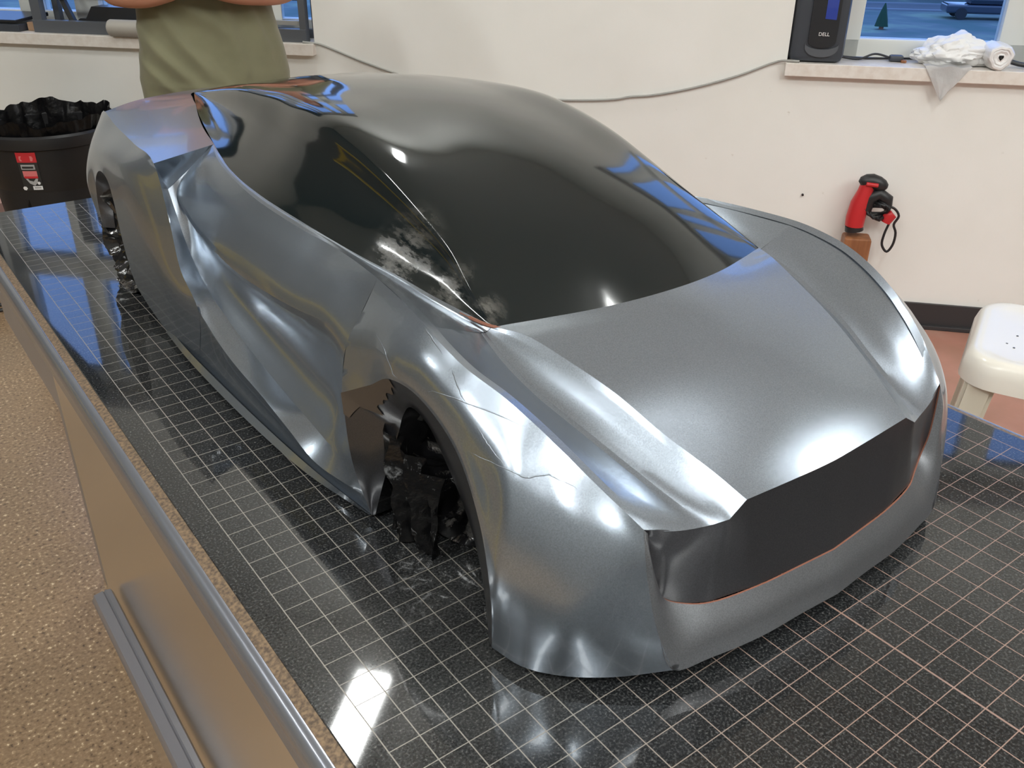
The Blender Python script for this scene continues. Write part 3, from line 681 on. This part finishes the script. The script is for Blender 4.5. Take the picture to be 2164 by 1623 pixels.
patch(bm, -1.0, .9, 20.7, 21.4, 2, .02); patch(bm, -.85, .7, 20.85, 21.15, 0, .04)
patch(bm, -.95, 1.0, 19.6, 20.5, 4, .02); patch(bm, -.85, 1.0, 19.45, 19.75, 1, .04)
poly(bm, [(-.75, 19.4), (.95, 19.4), (.75, 18.8), (.35, 18.4), (-.3, 18.7)], 2, .02)
poly(bm, [(-1.15+.35*math.cos(k), 18.0+.3*math.sin(k)) for k in range(6)], 3, .04)
poly(bm, [(.95+.22*math.cos(k), 18.75+.24*math.sin(k)) for k in range(6)], 3, .04)
patch(bm, .0, 1.3, 17.8, 18.35, 3, .04); patch(bm, .2, 1.1, 18.0, 18.2, 2, .06)
pinkred = mat('label_pink', (.75, .2, .2), .5)
o = bmobj('bin_label', bm, None, bin_, 30, mats=[M['label_black'], M['label_red'], M['label_grey'], M['white'], pinkred]); o['label'] = 'red, grey and white product label on the bin'
adopt(bin_)
# ---------- box by the bin
bm = bmesh.new(); wbox(bm, -161, -145.5, 1.6, 7, -TZ, -24.2, .15); wbox(bm, -161, -145.4, 1.5, 7.1, -25.6, -24.0, .1)
tag(bmobj('storage_box', bm, M['pink'], None), 'pinkish brown box on the floor against the wall, left of the bin', 'box')
# ---------- black chair foot at the far left
foot = empty('chair_base', V(3.5, 121, -TZ), 'black chair base with thin rods on the floor at the left edge', 'chair')
bm = bmesh.new(); tube(bm, [V(1.5, 123.5, -33.9), V(4.6, 122, -32.6), V(5.0, 121.8, -29.5)], [.5, .9, 1.1], 10); bmobj('post', bm, M['black_plastic'], foot)
for a, b in (((3.5, 121.6, -33.7), (7.0, 121.5, -33.7)), ((2.5, 119.8, -33.7), (7.2, 119, -33.7))):
    bm = bmesh.new(); tube(bm, [V(*a), V(*b)], .28, 8); bmobj('rod', bm, M['black_plastic'], foot)
adopt(foot)
# ---------- yellow bar added out of frame for its streak down the model's door
yp = empty('added_yellow_bar', V(-44, 60, -TZ), 'added yellow bar left of the table, out of frame, for its streak in the car door', 'rail')
bm = bmesh.new(); tube(bm, [V(-46, 22, 7), V(-42, 105, 7)], 3.0, 20); bmobj('yellow_bar', bm, M['yellow'], yp)
for q in ((-46, 23), (-42, 104)):
    bm = bmesh.new(); tube(bm, [V(q[0], q[1], -TZ), V(q[0], q[1], 6)], 1.8, 16); bmobj('bar_post', bm, M['yellow'], yp)
adopt(yp)
# ---------- computer tower on the right sill
tw = empty('computer_tower', WP(-20.5, -2, 2.15), 'black desktop computer tower with a glossy insert, standing on the right window sill', 'computer')
bm = bmesh.new(); wbox(bm, -23.9, -17.0, -5.5, .6, 2.15, 19, .9); bmobj('case', bm, M['tower'], tw)
def front_poly(name, pts_, m_, n0, n1, smooth=30):
    bm = bmesh.new(); a = [bm.verts.new(WP(s, n1, z)) for s, z in pts_]; b = [bm.verts.new(WP(s, n0, z)) for s, z in pts_]
    bm.faces.new(a); bm.faces.new(b[::-1])
    for k in range(len(pts_)): bm.faces.new((a[k], b[k], b[(k+1) % len(pts_)], a[(k+1) % len(pts_)]))
    return bmobj(name, bm, m_, tw, smooth)
arc = [(-20.05+1.75*math.cos(math.pi*(1+k/10)), 4.9+.85*math.sin(math.pi*(1+k/10))) for k in range(11)]
front_poly('front_panel', arc+[(-18.3, 18), (-21.8, 18)], M['tower_front'], .5, .85)
arc1 = [(-20.0+2.1*math.cos(math.pi*(1+k/12)), 4.1+1.2*math.sin(math.pi*(1+k/12))) for k in range(13)]
arc2 = [(-20.0+2.1*math.cos(math.pi*(1+k/12)), 4.6+.75*math.sin(math.pi*(1+k/12))) for k in range(12, -1, -1)]
front_poly('air_grille', arc1+arc2, M['rack'], .5, .78)
front_poly('glossy_insert', [(-20.1, 7.6), (-18.7, 7.5), (-18.7, 13), (-20.1, 13)], M['blue_reflection'], .8, .9)
fc = bpy.data.curves.new('logo_text', 'FONT'); fc.body = 'DELL'; fc.size = .62*S; fc.extrude = .02*S; fc.align_x = 'CENTER'; fc.materials.append(M['white'])
lc = bpy.data.objects.new('logo_curve', fc); C.objects.link(lc); bpy.context.view_layer.update()
lm = bpy.data.meshes.new_from_object(lc.evaluated_get(bpy.context.evaluated_depsgraph_get())); bpy.data.objects.remove(lc)
lo = bpy.data.objects.new('logo_text', lm); link(lo, tw)
mm = Matrix((( wd.x, 0, nn.x), (wd.y, 0, nn.y), (0, 1, 0))).to_4x4(); mm.translation = WP(-19.95, .93, 5.55)
adopt(tw); lo.matrix_parent_inverse = Matrix.Translation(-Vector(tw.location)); lo.matrix_basis = mm
# ---------- cables on the sill
def cable(name, pts_, r, m_, label, n=6):
    bm = bmesh.new(); tube(bm, [Vector(q) for q in cr(np.array([tuple(p) for p in pts_]), n)], r, 8)
    return tag(bmobj(name, bm, m_, None, 60), label, 'cable')
cable('power_cable', [WP(-17.2, -3, 2.6), WP(-14.5, -3.2, 2.35), WP(-12.5, -3.6, 3.0), WP(-10.3, -3.4, 2.55)], .14, M['black_plastic'], 'black cable arching out of the computer tower along the right sill')
cable('power_cable', [WP(-17.2, -4, 2.5), WP(-14, -4.4, 2.3), WP(-12, -4.6, 2.32), WP(-8, -5.4, 2.33), WP(-4.5, -5.8, 2.33)], .14, M['black_plastic'], 'flat black cable lying at the back of the right sill')
ad = empty('power_adapter', WP(-9.8, -3.4, 2.15), 'small dark adapter plug lying among the cables on the right sill', 'adapter')
bm = bmesh.new(); wbox(bm, -10.7, -8.9, -4.1, -2.8, 2.16, 3.0, .3); bmobj('adapter_body', bm, M['tower'], ad)
bm = bmesh.new(); wbox(bm, -9.3, -8.6, -3.0, -2.3, 2.16, 2.5, .1); bmobj('plug', bm, M['wood'], ad); adopt(ad)
# cord across the wall
def WR(px, py, n=.35):   # wall point seen at pixel of the photograph frame, from the calibrated camera
    d = Vector(((px-1082)/1913.9, (py-811.5)/1913.9, 1)); d = cx*d.x+cy_*d.y+cz*d.z
    c = Vector((-7.7085, -24.8455, 20.9926)); tt = ((O+nn*n)-c).dot(nn)/d.dot(nn); p = c+d*tt
    return V(p.x, p.y, p.z)
cpts = [(664, 90), (700, 103), (750, 124), (800, 143), (870, 166), (960, 190), (1080, 206), (1200, 212), (1300, 210), (1330, 205), (1375, 202), (1460, 187), (1560, 160), (1640, 131), (1662, 128)]
cpts = [(-89.8, .5, 2.45)]+[None]*0
pw = [WP(-91.5, 1.0, 2.35)]+[WR(a, b) for a, b in [(672, 93), (700, 103), (750, 124), (800, 143), (870, 166), (960, 190), (1080, 206), (1200, 212), (1300, 210), (1330, 205), (1375, 202), (1460, 187), (1560, 160), (1640, 131)]]+[WP(-24.4, .9, 2.35), WP(-22.5, .9, 2.33)]
cable('wall_cord', pw, .16, M['cord'], 'thin grey cord drooping across the wall from one sill to the other', 4)
# ---------- plastic bag with a cup roll on the right sill
pb = empty('plastic_bag', WP(-2, -2, 2.15), 'crumpled white plastic bag with a rolled end, one corner hanging over the right sill', 'bag')
bm = bmesh.new(); bmesh.ops.create_icosphere(bm, subdivisions=5, radius=1)
for v_ in bm.verts:
    p = v_.co.copy(); n_ = noise.noise(p*1.7+Vector((3, 1, 7)))*.30+abs(noise.noise(p*3.4))*.30+noise.noise(p*8)*.07
    q = p*(1+n_); s_ = -3.2+4.3*q.x; nz = -2.7+2.4*q.y; z_ = 2.25+max(0, (q.z+.62))*2.25*(1-.28*abs(p.x-.2))
    v_.co = WP(s_, nz, z_)
bmobj('bag_body', bm, M['whitebag'], pb, 35)
bm = bmesh.new(); rows = []
for i in range(13):
    row = []
    for j in range(13):
        u = i/12; v_ = j/12
        s_ = -7.0+u*5.6; 
        if v_ < .35: nz = -.6+v_/.35*2.1; z_ = 2.45
        else: nz = 1.5+.1*math.sin(u*9); z_ = 2.45-(v_-.35)/.65*4.1
        s2_ = s_ if v_ < .35 else -4.4+(s_+4.4)*(1-(v_-.35)/.65*.97)
        row.append(bm.verts.new(WP(s2_, nz+.15*noise.noise(Vector((u*5, v_*5, 1))), z_+.1*math.sin(u*14))))
    rows.append(row)
for i in range(12):
    for j in range(12): bm.faces.new((rows[i][j], rows[i+1][j], rows[i+1][j+1], rows[i][j+1]))
bmesh.ops.solidify(bm, geom=bm.faces, thickness=.04*S)
bmobj('hanging_corner', bm, M['whitebag'], pb, 50); rl_ = pb
bm = bmesh.new(); ax = Matrix((( wd.x, 0, nn.x), (wd.y, 0, nn.y), (0, 1, 0)))
cc0 = WP(1.7, -3.5, 3.77)
def wr_(a, h): return 1+.07*math.sin(3*a)+.04*math.sin(8*a)
lathe(bm, cc0, [(1.2, 0), (1.55, .3), (1.62, 2.5), (1.55, 4.6), (1.35, 4.95), (1.1, 5.0), (.95, 4.8), (.8, 4.95), (.5, 4.8), (.3, 4.9), (.12, 4.4)], 28, axis=ax, wob=wr_)
bmobj('rolled_end', bm, M['whitebag'], rl_, 40)
bm = bmesh.new(); lathe(bm, cc0, [(.05, 4.97), (.22, 4.96), (.3, 4.9)], 8, axis=ax, wob=lambda a, h: 1+.4*math.sin(3*a)); bmobj('core_hole', bm, M['dark'], rl_); adopt(rl_)
bk = empty('black_tool', WP(6.5, -1, 2.15), 'black tool lying at the right end of the sill beside the white bag', 'tool')
bm = bmesh.new(); wbox(bm, 6.2, 12, -3, -.6, 2.16, 3.9, .4); bmobj('tool_body', bm, M['tower'], bk)
bm = bmesh.new(); tube(bm, [WP(3.9, -1.6, 2.9), WP(4.8, -1.4, 2.7), WP(6.5, -1.1, 2.5)], .3, 8); bmobj('tool_handle', bm, M['black_plastic'], bk); adopt(bk)
# ---------- rack / stand on the left sill
rk = empty('equipment_rack', WP(-112, -2, 2.15), 'grey steel frame stand spanning the left sill behind the person', 'rack')
def part(name, m_, *boxes, bev=.06):
    bm = bmesh.new()
    for b in boxes: wbox(bm, *b, bev)
    return bmobj(name, bm, m_, rk)
part('base_rail', M['rack'], (-135.2, -91.2, -1.2, .2, 2.16, 3.9))
part('base_rail', M['rack'], (-135.2, -91.2, -5.6, -4.6, 2.16, 3.4))
part('post', M['rack'], (-135.2, -133.6, -1.2, .0, 3.85, 30)); part('post', M['rack'], (-92.2, -91.2, -1.2, .0, 3.85, 30))
part('post', M['rack'], (-134.8, -133.8, -5.6, -4.6, 3.35, 30)); part('post', M['rack'], (-92.2, -91.4, -5.6, -4.6, 3.35, 30))
part('front_bar', M['rack_light'], (-103, -92.15, -1.0, -.4, 4.35, 5.0)); part('top_bar', M['rack'], (-135, -91.4, -1.4, 0, 29.9, 31.5))
part('side_shelf', M['rack'], (-133.7, -92.1, -4.7, -1.1, 9.0, 9.6))
part('white_panel', M['frame'], (-101.5, -95.6, -2.2, -1.9, 4.6, 7.6)); part('dark_housing', M['tower_front'], (-101.5, -92.3, -3.6, -1.3, 7.6, 12))
bm = bmesh.new(); tube(bm, [WP(-131.3, -1.6, 8.5), WP(-129.4, -1.6, 3.6)], .55, 6); bmobj('brace', bm, M['tower_front'], rk)
bm = bmesh.new()
a = [bm.verts.new(WP(s, -1.3, z)) for s, z in ((-130, 2.9), (-128.0, 4.2), (-127.0, 4.2), (-125.8, 5.9), (-116, 5.9), (-116, 2.9))]
b = [bm.verts.new(WP(s, -4.2, z)) for s, z in ((-130, 2.9), (-128.0, 4.2), (-127.0, 4.2), (-125.8, 5.9), (-116, 5.9), (-116, 2.9))]
bm.faces.new(a); bm.faces.new(b[::-1])
for k in range(6): bm.faces.new((a[k], b[k], b[(k+1) % 6], a[(k+1) % 6]))
bmobj('black_tray', bm, M['tower_front'], rk)
part('roll_bar', M['rack_light'], (-133.6, -122, -.9, -.4, 6.9, 7.6))
adopt(rk)
cyl = empty('paper_roll', WP(-118.5, 1, 2.15), 'grey roll lying on the left sill beside the olive shirt', 'roll')
bm = bmesh.new(); tube(bm, [WP(-121.4, 1.5, 3.37), WP(-121.2, 1.5, 3.37), WP(-112, 1.5, 3.37)], [1.1, 1.2, 1.2], 24); bmobj('roll_body', bm, M['paper'], cyl, 50); adopt(cyl)
tr = empty('flat_case', WP(-140, -2.5, 2.15), 'flat black case lying on the left sill at the frame edge', 'case')
bm = bmesh.new(); wbox(bm, -150, -137.5, -5.6, .6, 2.16, 3.2, .15); bmobj('case_body', bm, M['tower'], tr)
bm = bmesh.new(); hexa(bm, [WP(-150, .3, 3.3), WP(-138, .3, 3.4), WP(-136, -5, 3.9), WP(-150, -5, 3.9), WP(-150, .3, 3.8), WP(-138, .3, 3.8), WP(-136, -5, 4.5), WP(-150, -5, 4.5)], .1); bmobj('case_lid', bm, M['tower_front'], tr); adopt(tr)
wp_ = empty('wood_offcut', WP(-136, -2, 2.15), 'small piece of bare wood between the flat case and the rack', 'wood')
bm = bmesh.new(); wbox(bm, -137.3, -135.4, -4.4, -1.2, 2.16, 3.4, .1); bmobj('wood_block', bm, M['cardboard'], wp_); adopt(wp_)
# ---------- red tool standing on a wooden post by the wall
def DP(px, py, dn=0):
    s_ = -11+.0620*(px-1840)+.0119*(py-375); z_ = -12+.00347*(px-1840)-.0666*(py-375)
    return WP(s_, 3+dn, z_)
ps = empty('wooden_post', WP(-11.4, 3, -TZ), 'reddish brown wooden post standing on the floor by the wall under the red tool', 'post')
bm = bmesh.new(); wbox(bm, -13.35, -9.7, 1.6, 4.6, -TZ, -19.9, .35); bmobj('post_body', bm, M['wood'], ps); adopt(ps)
rt = empty('power_tool', WP(-12.2, 3, -19.3), 'red and black hand power tool with its cord wrapped round it, on the wooden post', 'power tool')
bm = bmesh.new(); tube(bm, [DP(1803, 481), DP(1803, 470)], [1.25, 1.2], 16); bmobj('rubber_boot', bm, M['black_plastic'], rt)
bm = bmesh.new(); tube(bm, [DP(1803, 471), DP(1806, 455), DP(1815, 425), DP(1826, 400), DP(1833, 380)], [1.25, 1.3, 1.25, 1.0, .9], 16); bmobj('tool_body', bm, M['red'], rt, 50)
bm = bmesh.new(); tube(bm, [DP(1815, 384), DP(1820, 381), DP(1829, 379), DP(1840, 379), DP(1852, 383), DP(1861, 388), DP(1867, 392), DP(1869, 394)], [.4, .75, .95, 1.0, .95, .85, .6, .25], 18); bmobj('battery_cap', bm, M['black_plastic'], rt, 50)
bm = bmesh.new(); tube(bm, [DP(1826, 381, 1), DP(1850, 384, 1)], .28, 8); o = bmobj('red_stripe', bm, M['red'], rt, 50)
bm = bmesh.new(); tube(bm, [DP(1824, 436), DP(1836, 412), DP(1856, 404), DP(1872, 416), DP(1872, 434)], [1.0, .95, .85, .8, .6], 12); bmobj('rear_grip', bm, M['black_plastic'], rt, 50)
bm = bmesh.new(); tube(bm, [DP(1868, 463), DP(1876, 450), DP(1884, 444)], [.7, .85, .75], 12); bmobj('plug', bm, M['red'], rt, 50)
for k in range(4):
    bm = bmesh.new(); pts_ = [DP(1848+k*2+(26-k*3)*math.cos(a*math.pi/6), 432+k*3+(17-k)*math.sin(a*math.pi/6), .9*math.cos(a*math.pi/3+k)) for a in range(13)]
    tube(bm, pts_, .22, 6); bmobj('cord_loop', bm, M['black_plastic'], rt, 60)
bm = bmesh.new(); tube(bm, [Vector(q) for q in cr(np.array([tuple(DP(*q)) for q in [(1878, 462), (1866, 490), (1862, 512), (1872, 526), (1884, 512), (1890, 485), (1886, 468), (1896, 450), (1886, 434), (1868, 430)]]), 4)], .17, 8); bmobj('hanging_cord', bm, M['black_plastic'], rt, 60)
adopt(rt)
# nail hole and marks on the wall are in the wall paint.  One nail
bm = bmesh.new(); q = WR(1696, 411, 0); tube(bm, [q, q+nn*.3*S], .16, 8); tag(bmobj('nail', bm, M['black_plastic']), 'single dark nail head in the wall above the right front fender', 'nail')
# ================================================================== PERSON
PC = Vector((27.6, 79.0, 0)); fa = math.radians(-113)       # facing the table
fx = Vector((math.cos(fa), math.sin(fa), 0)); rx = Vector((-fx.y, fx.x, 0))   # rx: picture right
def PP(a, f, z): p = PC+rx*a+fx*f; return V(p.x, p.y, z)
person = empty('person', PP(0, 0, -TZ), 'person in an olive t-shirt standing with folded arms behind the table', 'person')
J = {}; verts = []; rad = []; edges = []
def jt(n, a, f, z, r, r2=None, p=None):
    J[n] = len(verts); verts.append(PP(a, f, z)); rad.append((r*S, (r2 or r)*S))
    if p is not None: edges.append((J[p], J[n]))
jt('pelvis', 0, 0, 3.0, 6.2, 4.0); jt('waist', 0, 0, 8.5, 5.6, 3.9, 'pelvis'); jt('chest', 0, 0, 15.5, 6.2, 4.2, 'waist'); jt('upper', 0, -.3, 20.5, 4.2, 3.2, 'chest')
jt('neck', 0, 0, 24.2, 2.1, 2.2, 'upper'); jt('jaw', 0, .8, 27.2, 2.6, 2.9, 'neck'); jt('brow', 0, .4, 30.6, 3.1, 3.7, 'jaw'); jt('crown', 0, .1, 33.4, 2.1, 2.6, 'brow')
for sgn, nm in ((-1, 'l'), (1, 'r')):
    jt(nm+'sh', sgn*7.2, -.3, 21.3, 2.3, 2.3, 'upper'); jt(nm+'ua', sgn*8.6, .6, 17.2, 1.9, 1.9, nm+'sh'); jt(nm+'el', sgn*9.0+.6, 2.4, 11.9, 1.55, 1.55, nm+'ua')
    up = .6 if sgn < 0 else 1.4
    jt(nm+'fa', sgn*4.2, 5.9+up*.5, 12.0+up*.3, 1.45, 1.4, nm+'el'); jt(nm+'wr', -sgn*.8, 6.6+up, 13.2+up*.3, 1.0, 1.1, nm+'fa'); jt(nm+'pa', -sgn*3.4, 6.2+up, 14.9+up*.2, .75, 1.35, nm+'wr')
    for k in range(4):
        zz = 15.9+up*.2-k*.72; L = (2.9, 3.2, 3.0, 2.4)[k]
        jt(nm+'f%d' % k, -sgn*(3.9+L*.45), 5.9+up, zz, .36, .36, nm+'pa'); jt(nm+'g%d' % k, -sgn*(3.9+L), 5.1+up, zz-.1, .3, .3, nm+'f%d' % k)
    jt(nm+'t0', -sgn*2.4, 6.6+up, 16.3+up*.2, .42, .42, nm+'wr'); jt(nm+'t1', -sgn*3.6, 6.6+up, 17.2+up*.2, .34, .34, nm+'t0')
    jt(nm+'hip', sgn*3.6, 0, -.5, 3.7, 3.7, 'pelvis'); jt(nm+'kn', sgn*4.0, .3, -15.5, 2.4, 2.4, nm+'hip'); jt(nm+'ca', sgn*4.1, -.3, -21, 2.2, 2.3, nm+'kn'); jt(nm+'an', sgn*4.2, -.6, -31.2, 1.4, 1.4, nm+'ca'); jt(nm+'toe', sgn*4.8, 5.0, -32.9, 1.3, 1.0, nm+'an')
me = bpy.data.meshes.new('body'); me.from_pydata([tuple(v) for v in verts], edges, []); me.update()
bo = link(bpy.data.objects.new('body', me), person)
sk = bo.modifiers.new('skin', 'SKIN'); sub = bo.modifiers.new('sub', 'SUBSURF'); sub.levels = 2; sub.render_levels = 2
if not me.skin_vertices: 
    bpy.context.view_layer.objects.active = bo; bo.select_set(True); bpy.ops.object.modifier_remove(modifier='skin')
if len(me.skin_vertices) == 0: pass
for k, v_ in enumerate(me.skin_vertices[0].data): v_.radius = rad[k]; v_.use_root = (k == 0)
sk.use_smooth_shade = True; me.materials.append(M['skin'])
# face features
bm = bmesh.new(); lathe(bm, PP(0, 3.9, 29.3), [(.05, 1.0), (.35, .3), (.5, -.4), (.3, -.7), (.05, -.75)], 10); bmobj('nose', bm, M['skin'], person, 60)
for a in (-1.25, 1.25):
    bm = bmesh.new(); bmesh.ops.create_uvsphere(bm, u_segments=12, v_segments=8, radius=.45*S, matrix=Matrix.Translation(PP(a, 3.45, 30.0))); bmobj('eye', bm, M['white'], person, 60)
    bm = bmesh.new(); bmesh.ops.create_uvsphere(bm, u_segments=10, v_segments=8, radius=.22*S, matrix=Matrix.Translation(PP(a, 3.75, 30.0))); bmobj('iris', bm, M['hair'], person, 60)
    bm = bmesh.new(); lathe(bm, PP(a*2.55, -.1, 29.4), [(.1, 1.2), (.5, .8), (.55, 0), (.35, -.8), (.1, -1.0)], 10); bmobj('ear', bm, M['skin'], person, 60)
bm = bmesh.new(); tube(bm, [PP(-.9, 3.5, 27.3), PP(0, 3.75, 27.2), PP(.9, 3.5, 27.3)], [.12, .26, .12], 8); bmobj('mouth', bm, M['clay'], person, 60)
bm = bmesh.new(); bmesh.ops.create_uvsphere(bm, u_segments=28, v_segments=18, radius=1)
for v_ in bm.verts:
    p = v_.co; r_ = 1+.04*noise.noise(p*5); q = (p.x*3.5*r_, p.y*4.1*r_-.5, p.z*3.4*r_+31.6)
    if p.y > .3 and p.z < .35: q = (q[0]*.8, q[1]*.55, max(q[2], 31.9))
    v_.co = PP(*q)
bmobj('hair', bm, M['hair'], person, 70)
# shirt: a loft of rounded sections with folds, hem at the car's tail height
def loft(name, secs, m_, seg=72, fold=None, close=False):
    bm = bmesh.new(); rings = []
    for i, (a0, f0, z, ra_, rf_) in enumerate(secs):
        ring = []
        for k in range(seg):
            t_ = 2*math.pi*k/seg; e = 2.5; c_, s_ = math.cos(t_), math.sin(t_)
            x = ra_*math.copysign(abs(c_)**(2/e), c_); y = rf_*math.copysign(abs(s_)**(2/e), s_)
            g_ = fold(t_, z, x) if fold else 0
            ring.append(bm.verts.new(PP(a0+x*(1+g_*.3/ra_), f0+y+g_*math.copysign(1, s_)*abs(s_)**.5, z)))
        rings.append(ring)
    for a, b in zip(rings, rings[1:]):
        for k in range(seg): bm.faces.new((a[k], a[(k+1) % seg], b[(k+1) % seg], b[k]))
    if close: bm.faces.new(rings[-1])
    o = bmobj(name, bm, m_, person, 80); return o
CREASE = [(-6.8,8.5,-1.6,2.9,.55,.65), (-7.6,6.0,-3.6,2.0,.5,.5), (-5.0,11.5,.2,3.4,.6,.5), (6.0,11.5,8.2,4.3,.5,.6), (4.6,11,6.2,6,.5,.4), (-7.3,9.8,-6.6,6.6,.45,.5), (1.9,12.5,3.4,4.2,.7,.4), (-1.2,6.4,1.6,3.0,.5,.4), (-2,11,1.5,8.8,.6,.4), (-7.8,3.2,6,2.4,.35,.16)]
def sfold(t_, z, x):
    d = .25*math.sin(x*.55-(z*.50)+.6)*math.exp(-((z-6.5)/4.5)**2)+.12*math.sin(5*t_+z*.25)
    if math.sin(t_) > -.1:
        for x0, z0, x1, z1, w_, a_ in CREASE:
            L2 = (x1-x0)**2+(z1-z0)**2; u = max(0, min(1, ((x-x0)*(x1-x0)+(z-z0)*(z1-z0))/L2))
            dx, dz = x-x0-u*(x1-x0), z-z0-u*(z1-z0); side = (dx*(z1-z0)-dz*(x1-x0))/math.sqrt(L2)
            d += a_*math.exp(-(dx*dx+dz*dz)/(w_*w_*(2.4 if side > 0 else .55)))*(.35+.65*math.sin(math.pi*min(1, max(0, .12+.76*u))))
    return d*1.0
zs_ = [1.3+k*.22 for k in range(60)]+[14.6+k*.6 for k in range(13)]
secs = []
for z in zs_:
    k = (z-1.3)/20.5
    ra_ = np.interp(z, [1.3, 3.5, 8, 13, 18, 20, 22.3], [7.9, 7.9, 7.1, 6.9, 7.6, 7.2, 4.5]); rf_ = np.interp(z, [1.3, 4, 9, 15, 19, 22.3], [5.3, 5.2, 4.7, 5.0, 4.4, 3.2])
    a0 = np.interp(z, [1.3, 5, 10, 22], [.9, .8, .6, 0])
    secs.append((a0, 0, z, ra_, rf_))
sh = loft('tshirt', secs, M['shirt'], 260, sfold)
bm = bmesh.new(); 
for sgn in (-1, 1):
    bm = bmesh.new(); tube(bm, [PP(sgn*5.6, -.2, 21.6), PP(sgn*7.6, -.1, 20.6), PP(sgn*8.8, .6, 17.6), PP(sgn*9.2, 1.4, 15.2)], [2.6, 2.9, 2.6, 2.5], 24, cap=False); bmobj('sleeve', bm, M['shirt'], person, 80)
loft('trousers', [(0, 0, 1.6, 6.4, 3.9), (0, 0, -.4, 7.0, 4.6), (0, 0, -2.5, 7.4, 4.9)], M['jeans'], 48)
for sgn in (-1, 1):
    bm = bmesh.new(); tube(bm, [PP(sgn*3.6, 0, -1), PP(sgn*3.9, .2, -8), PP(sgn*4.0, .3, -16), PP(sgn*4.1, -.3, -24), PP(sgn*4.2, -.5, -32.4)], [4.0, 3.7, 3.1, 2.9, 2.7], 24); bmobj('trouser_leg', bm, M['jeans'], person, 80)
    bm = bmesh.new(); hexa(bm, [PP(sgn*4.5-2, -3, -34), PP(sgn*4.5+2, -3, -34), PP(sgn*4.9+2, 7.5, -34), PP(sgn*4.9-2, 7.5, -34), PP(sgn*4.5-1.6, -2.6, -30.6), PP(sgn*4.5+1.6, -2.6, -30.6), PP(sgn*4.9+1.5, 6.8, -32.4), PP(sgn*4.9-1.5, 6.8, -32.4)], .5); bmobj('shoe', bm, M['shoe'], person, 50)
adopt(person)
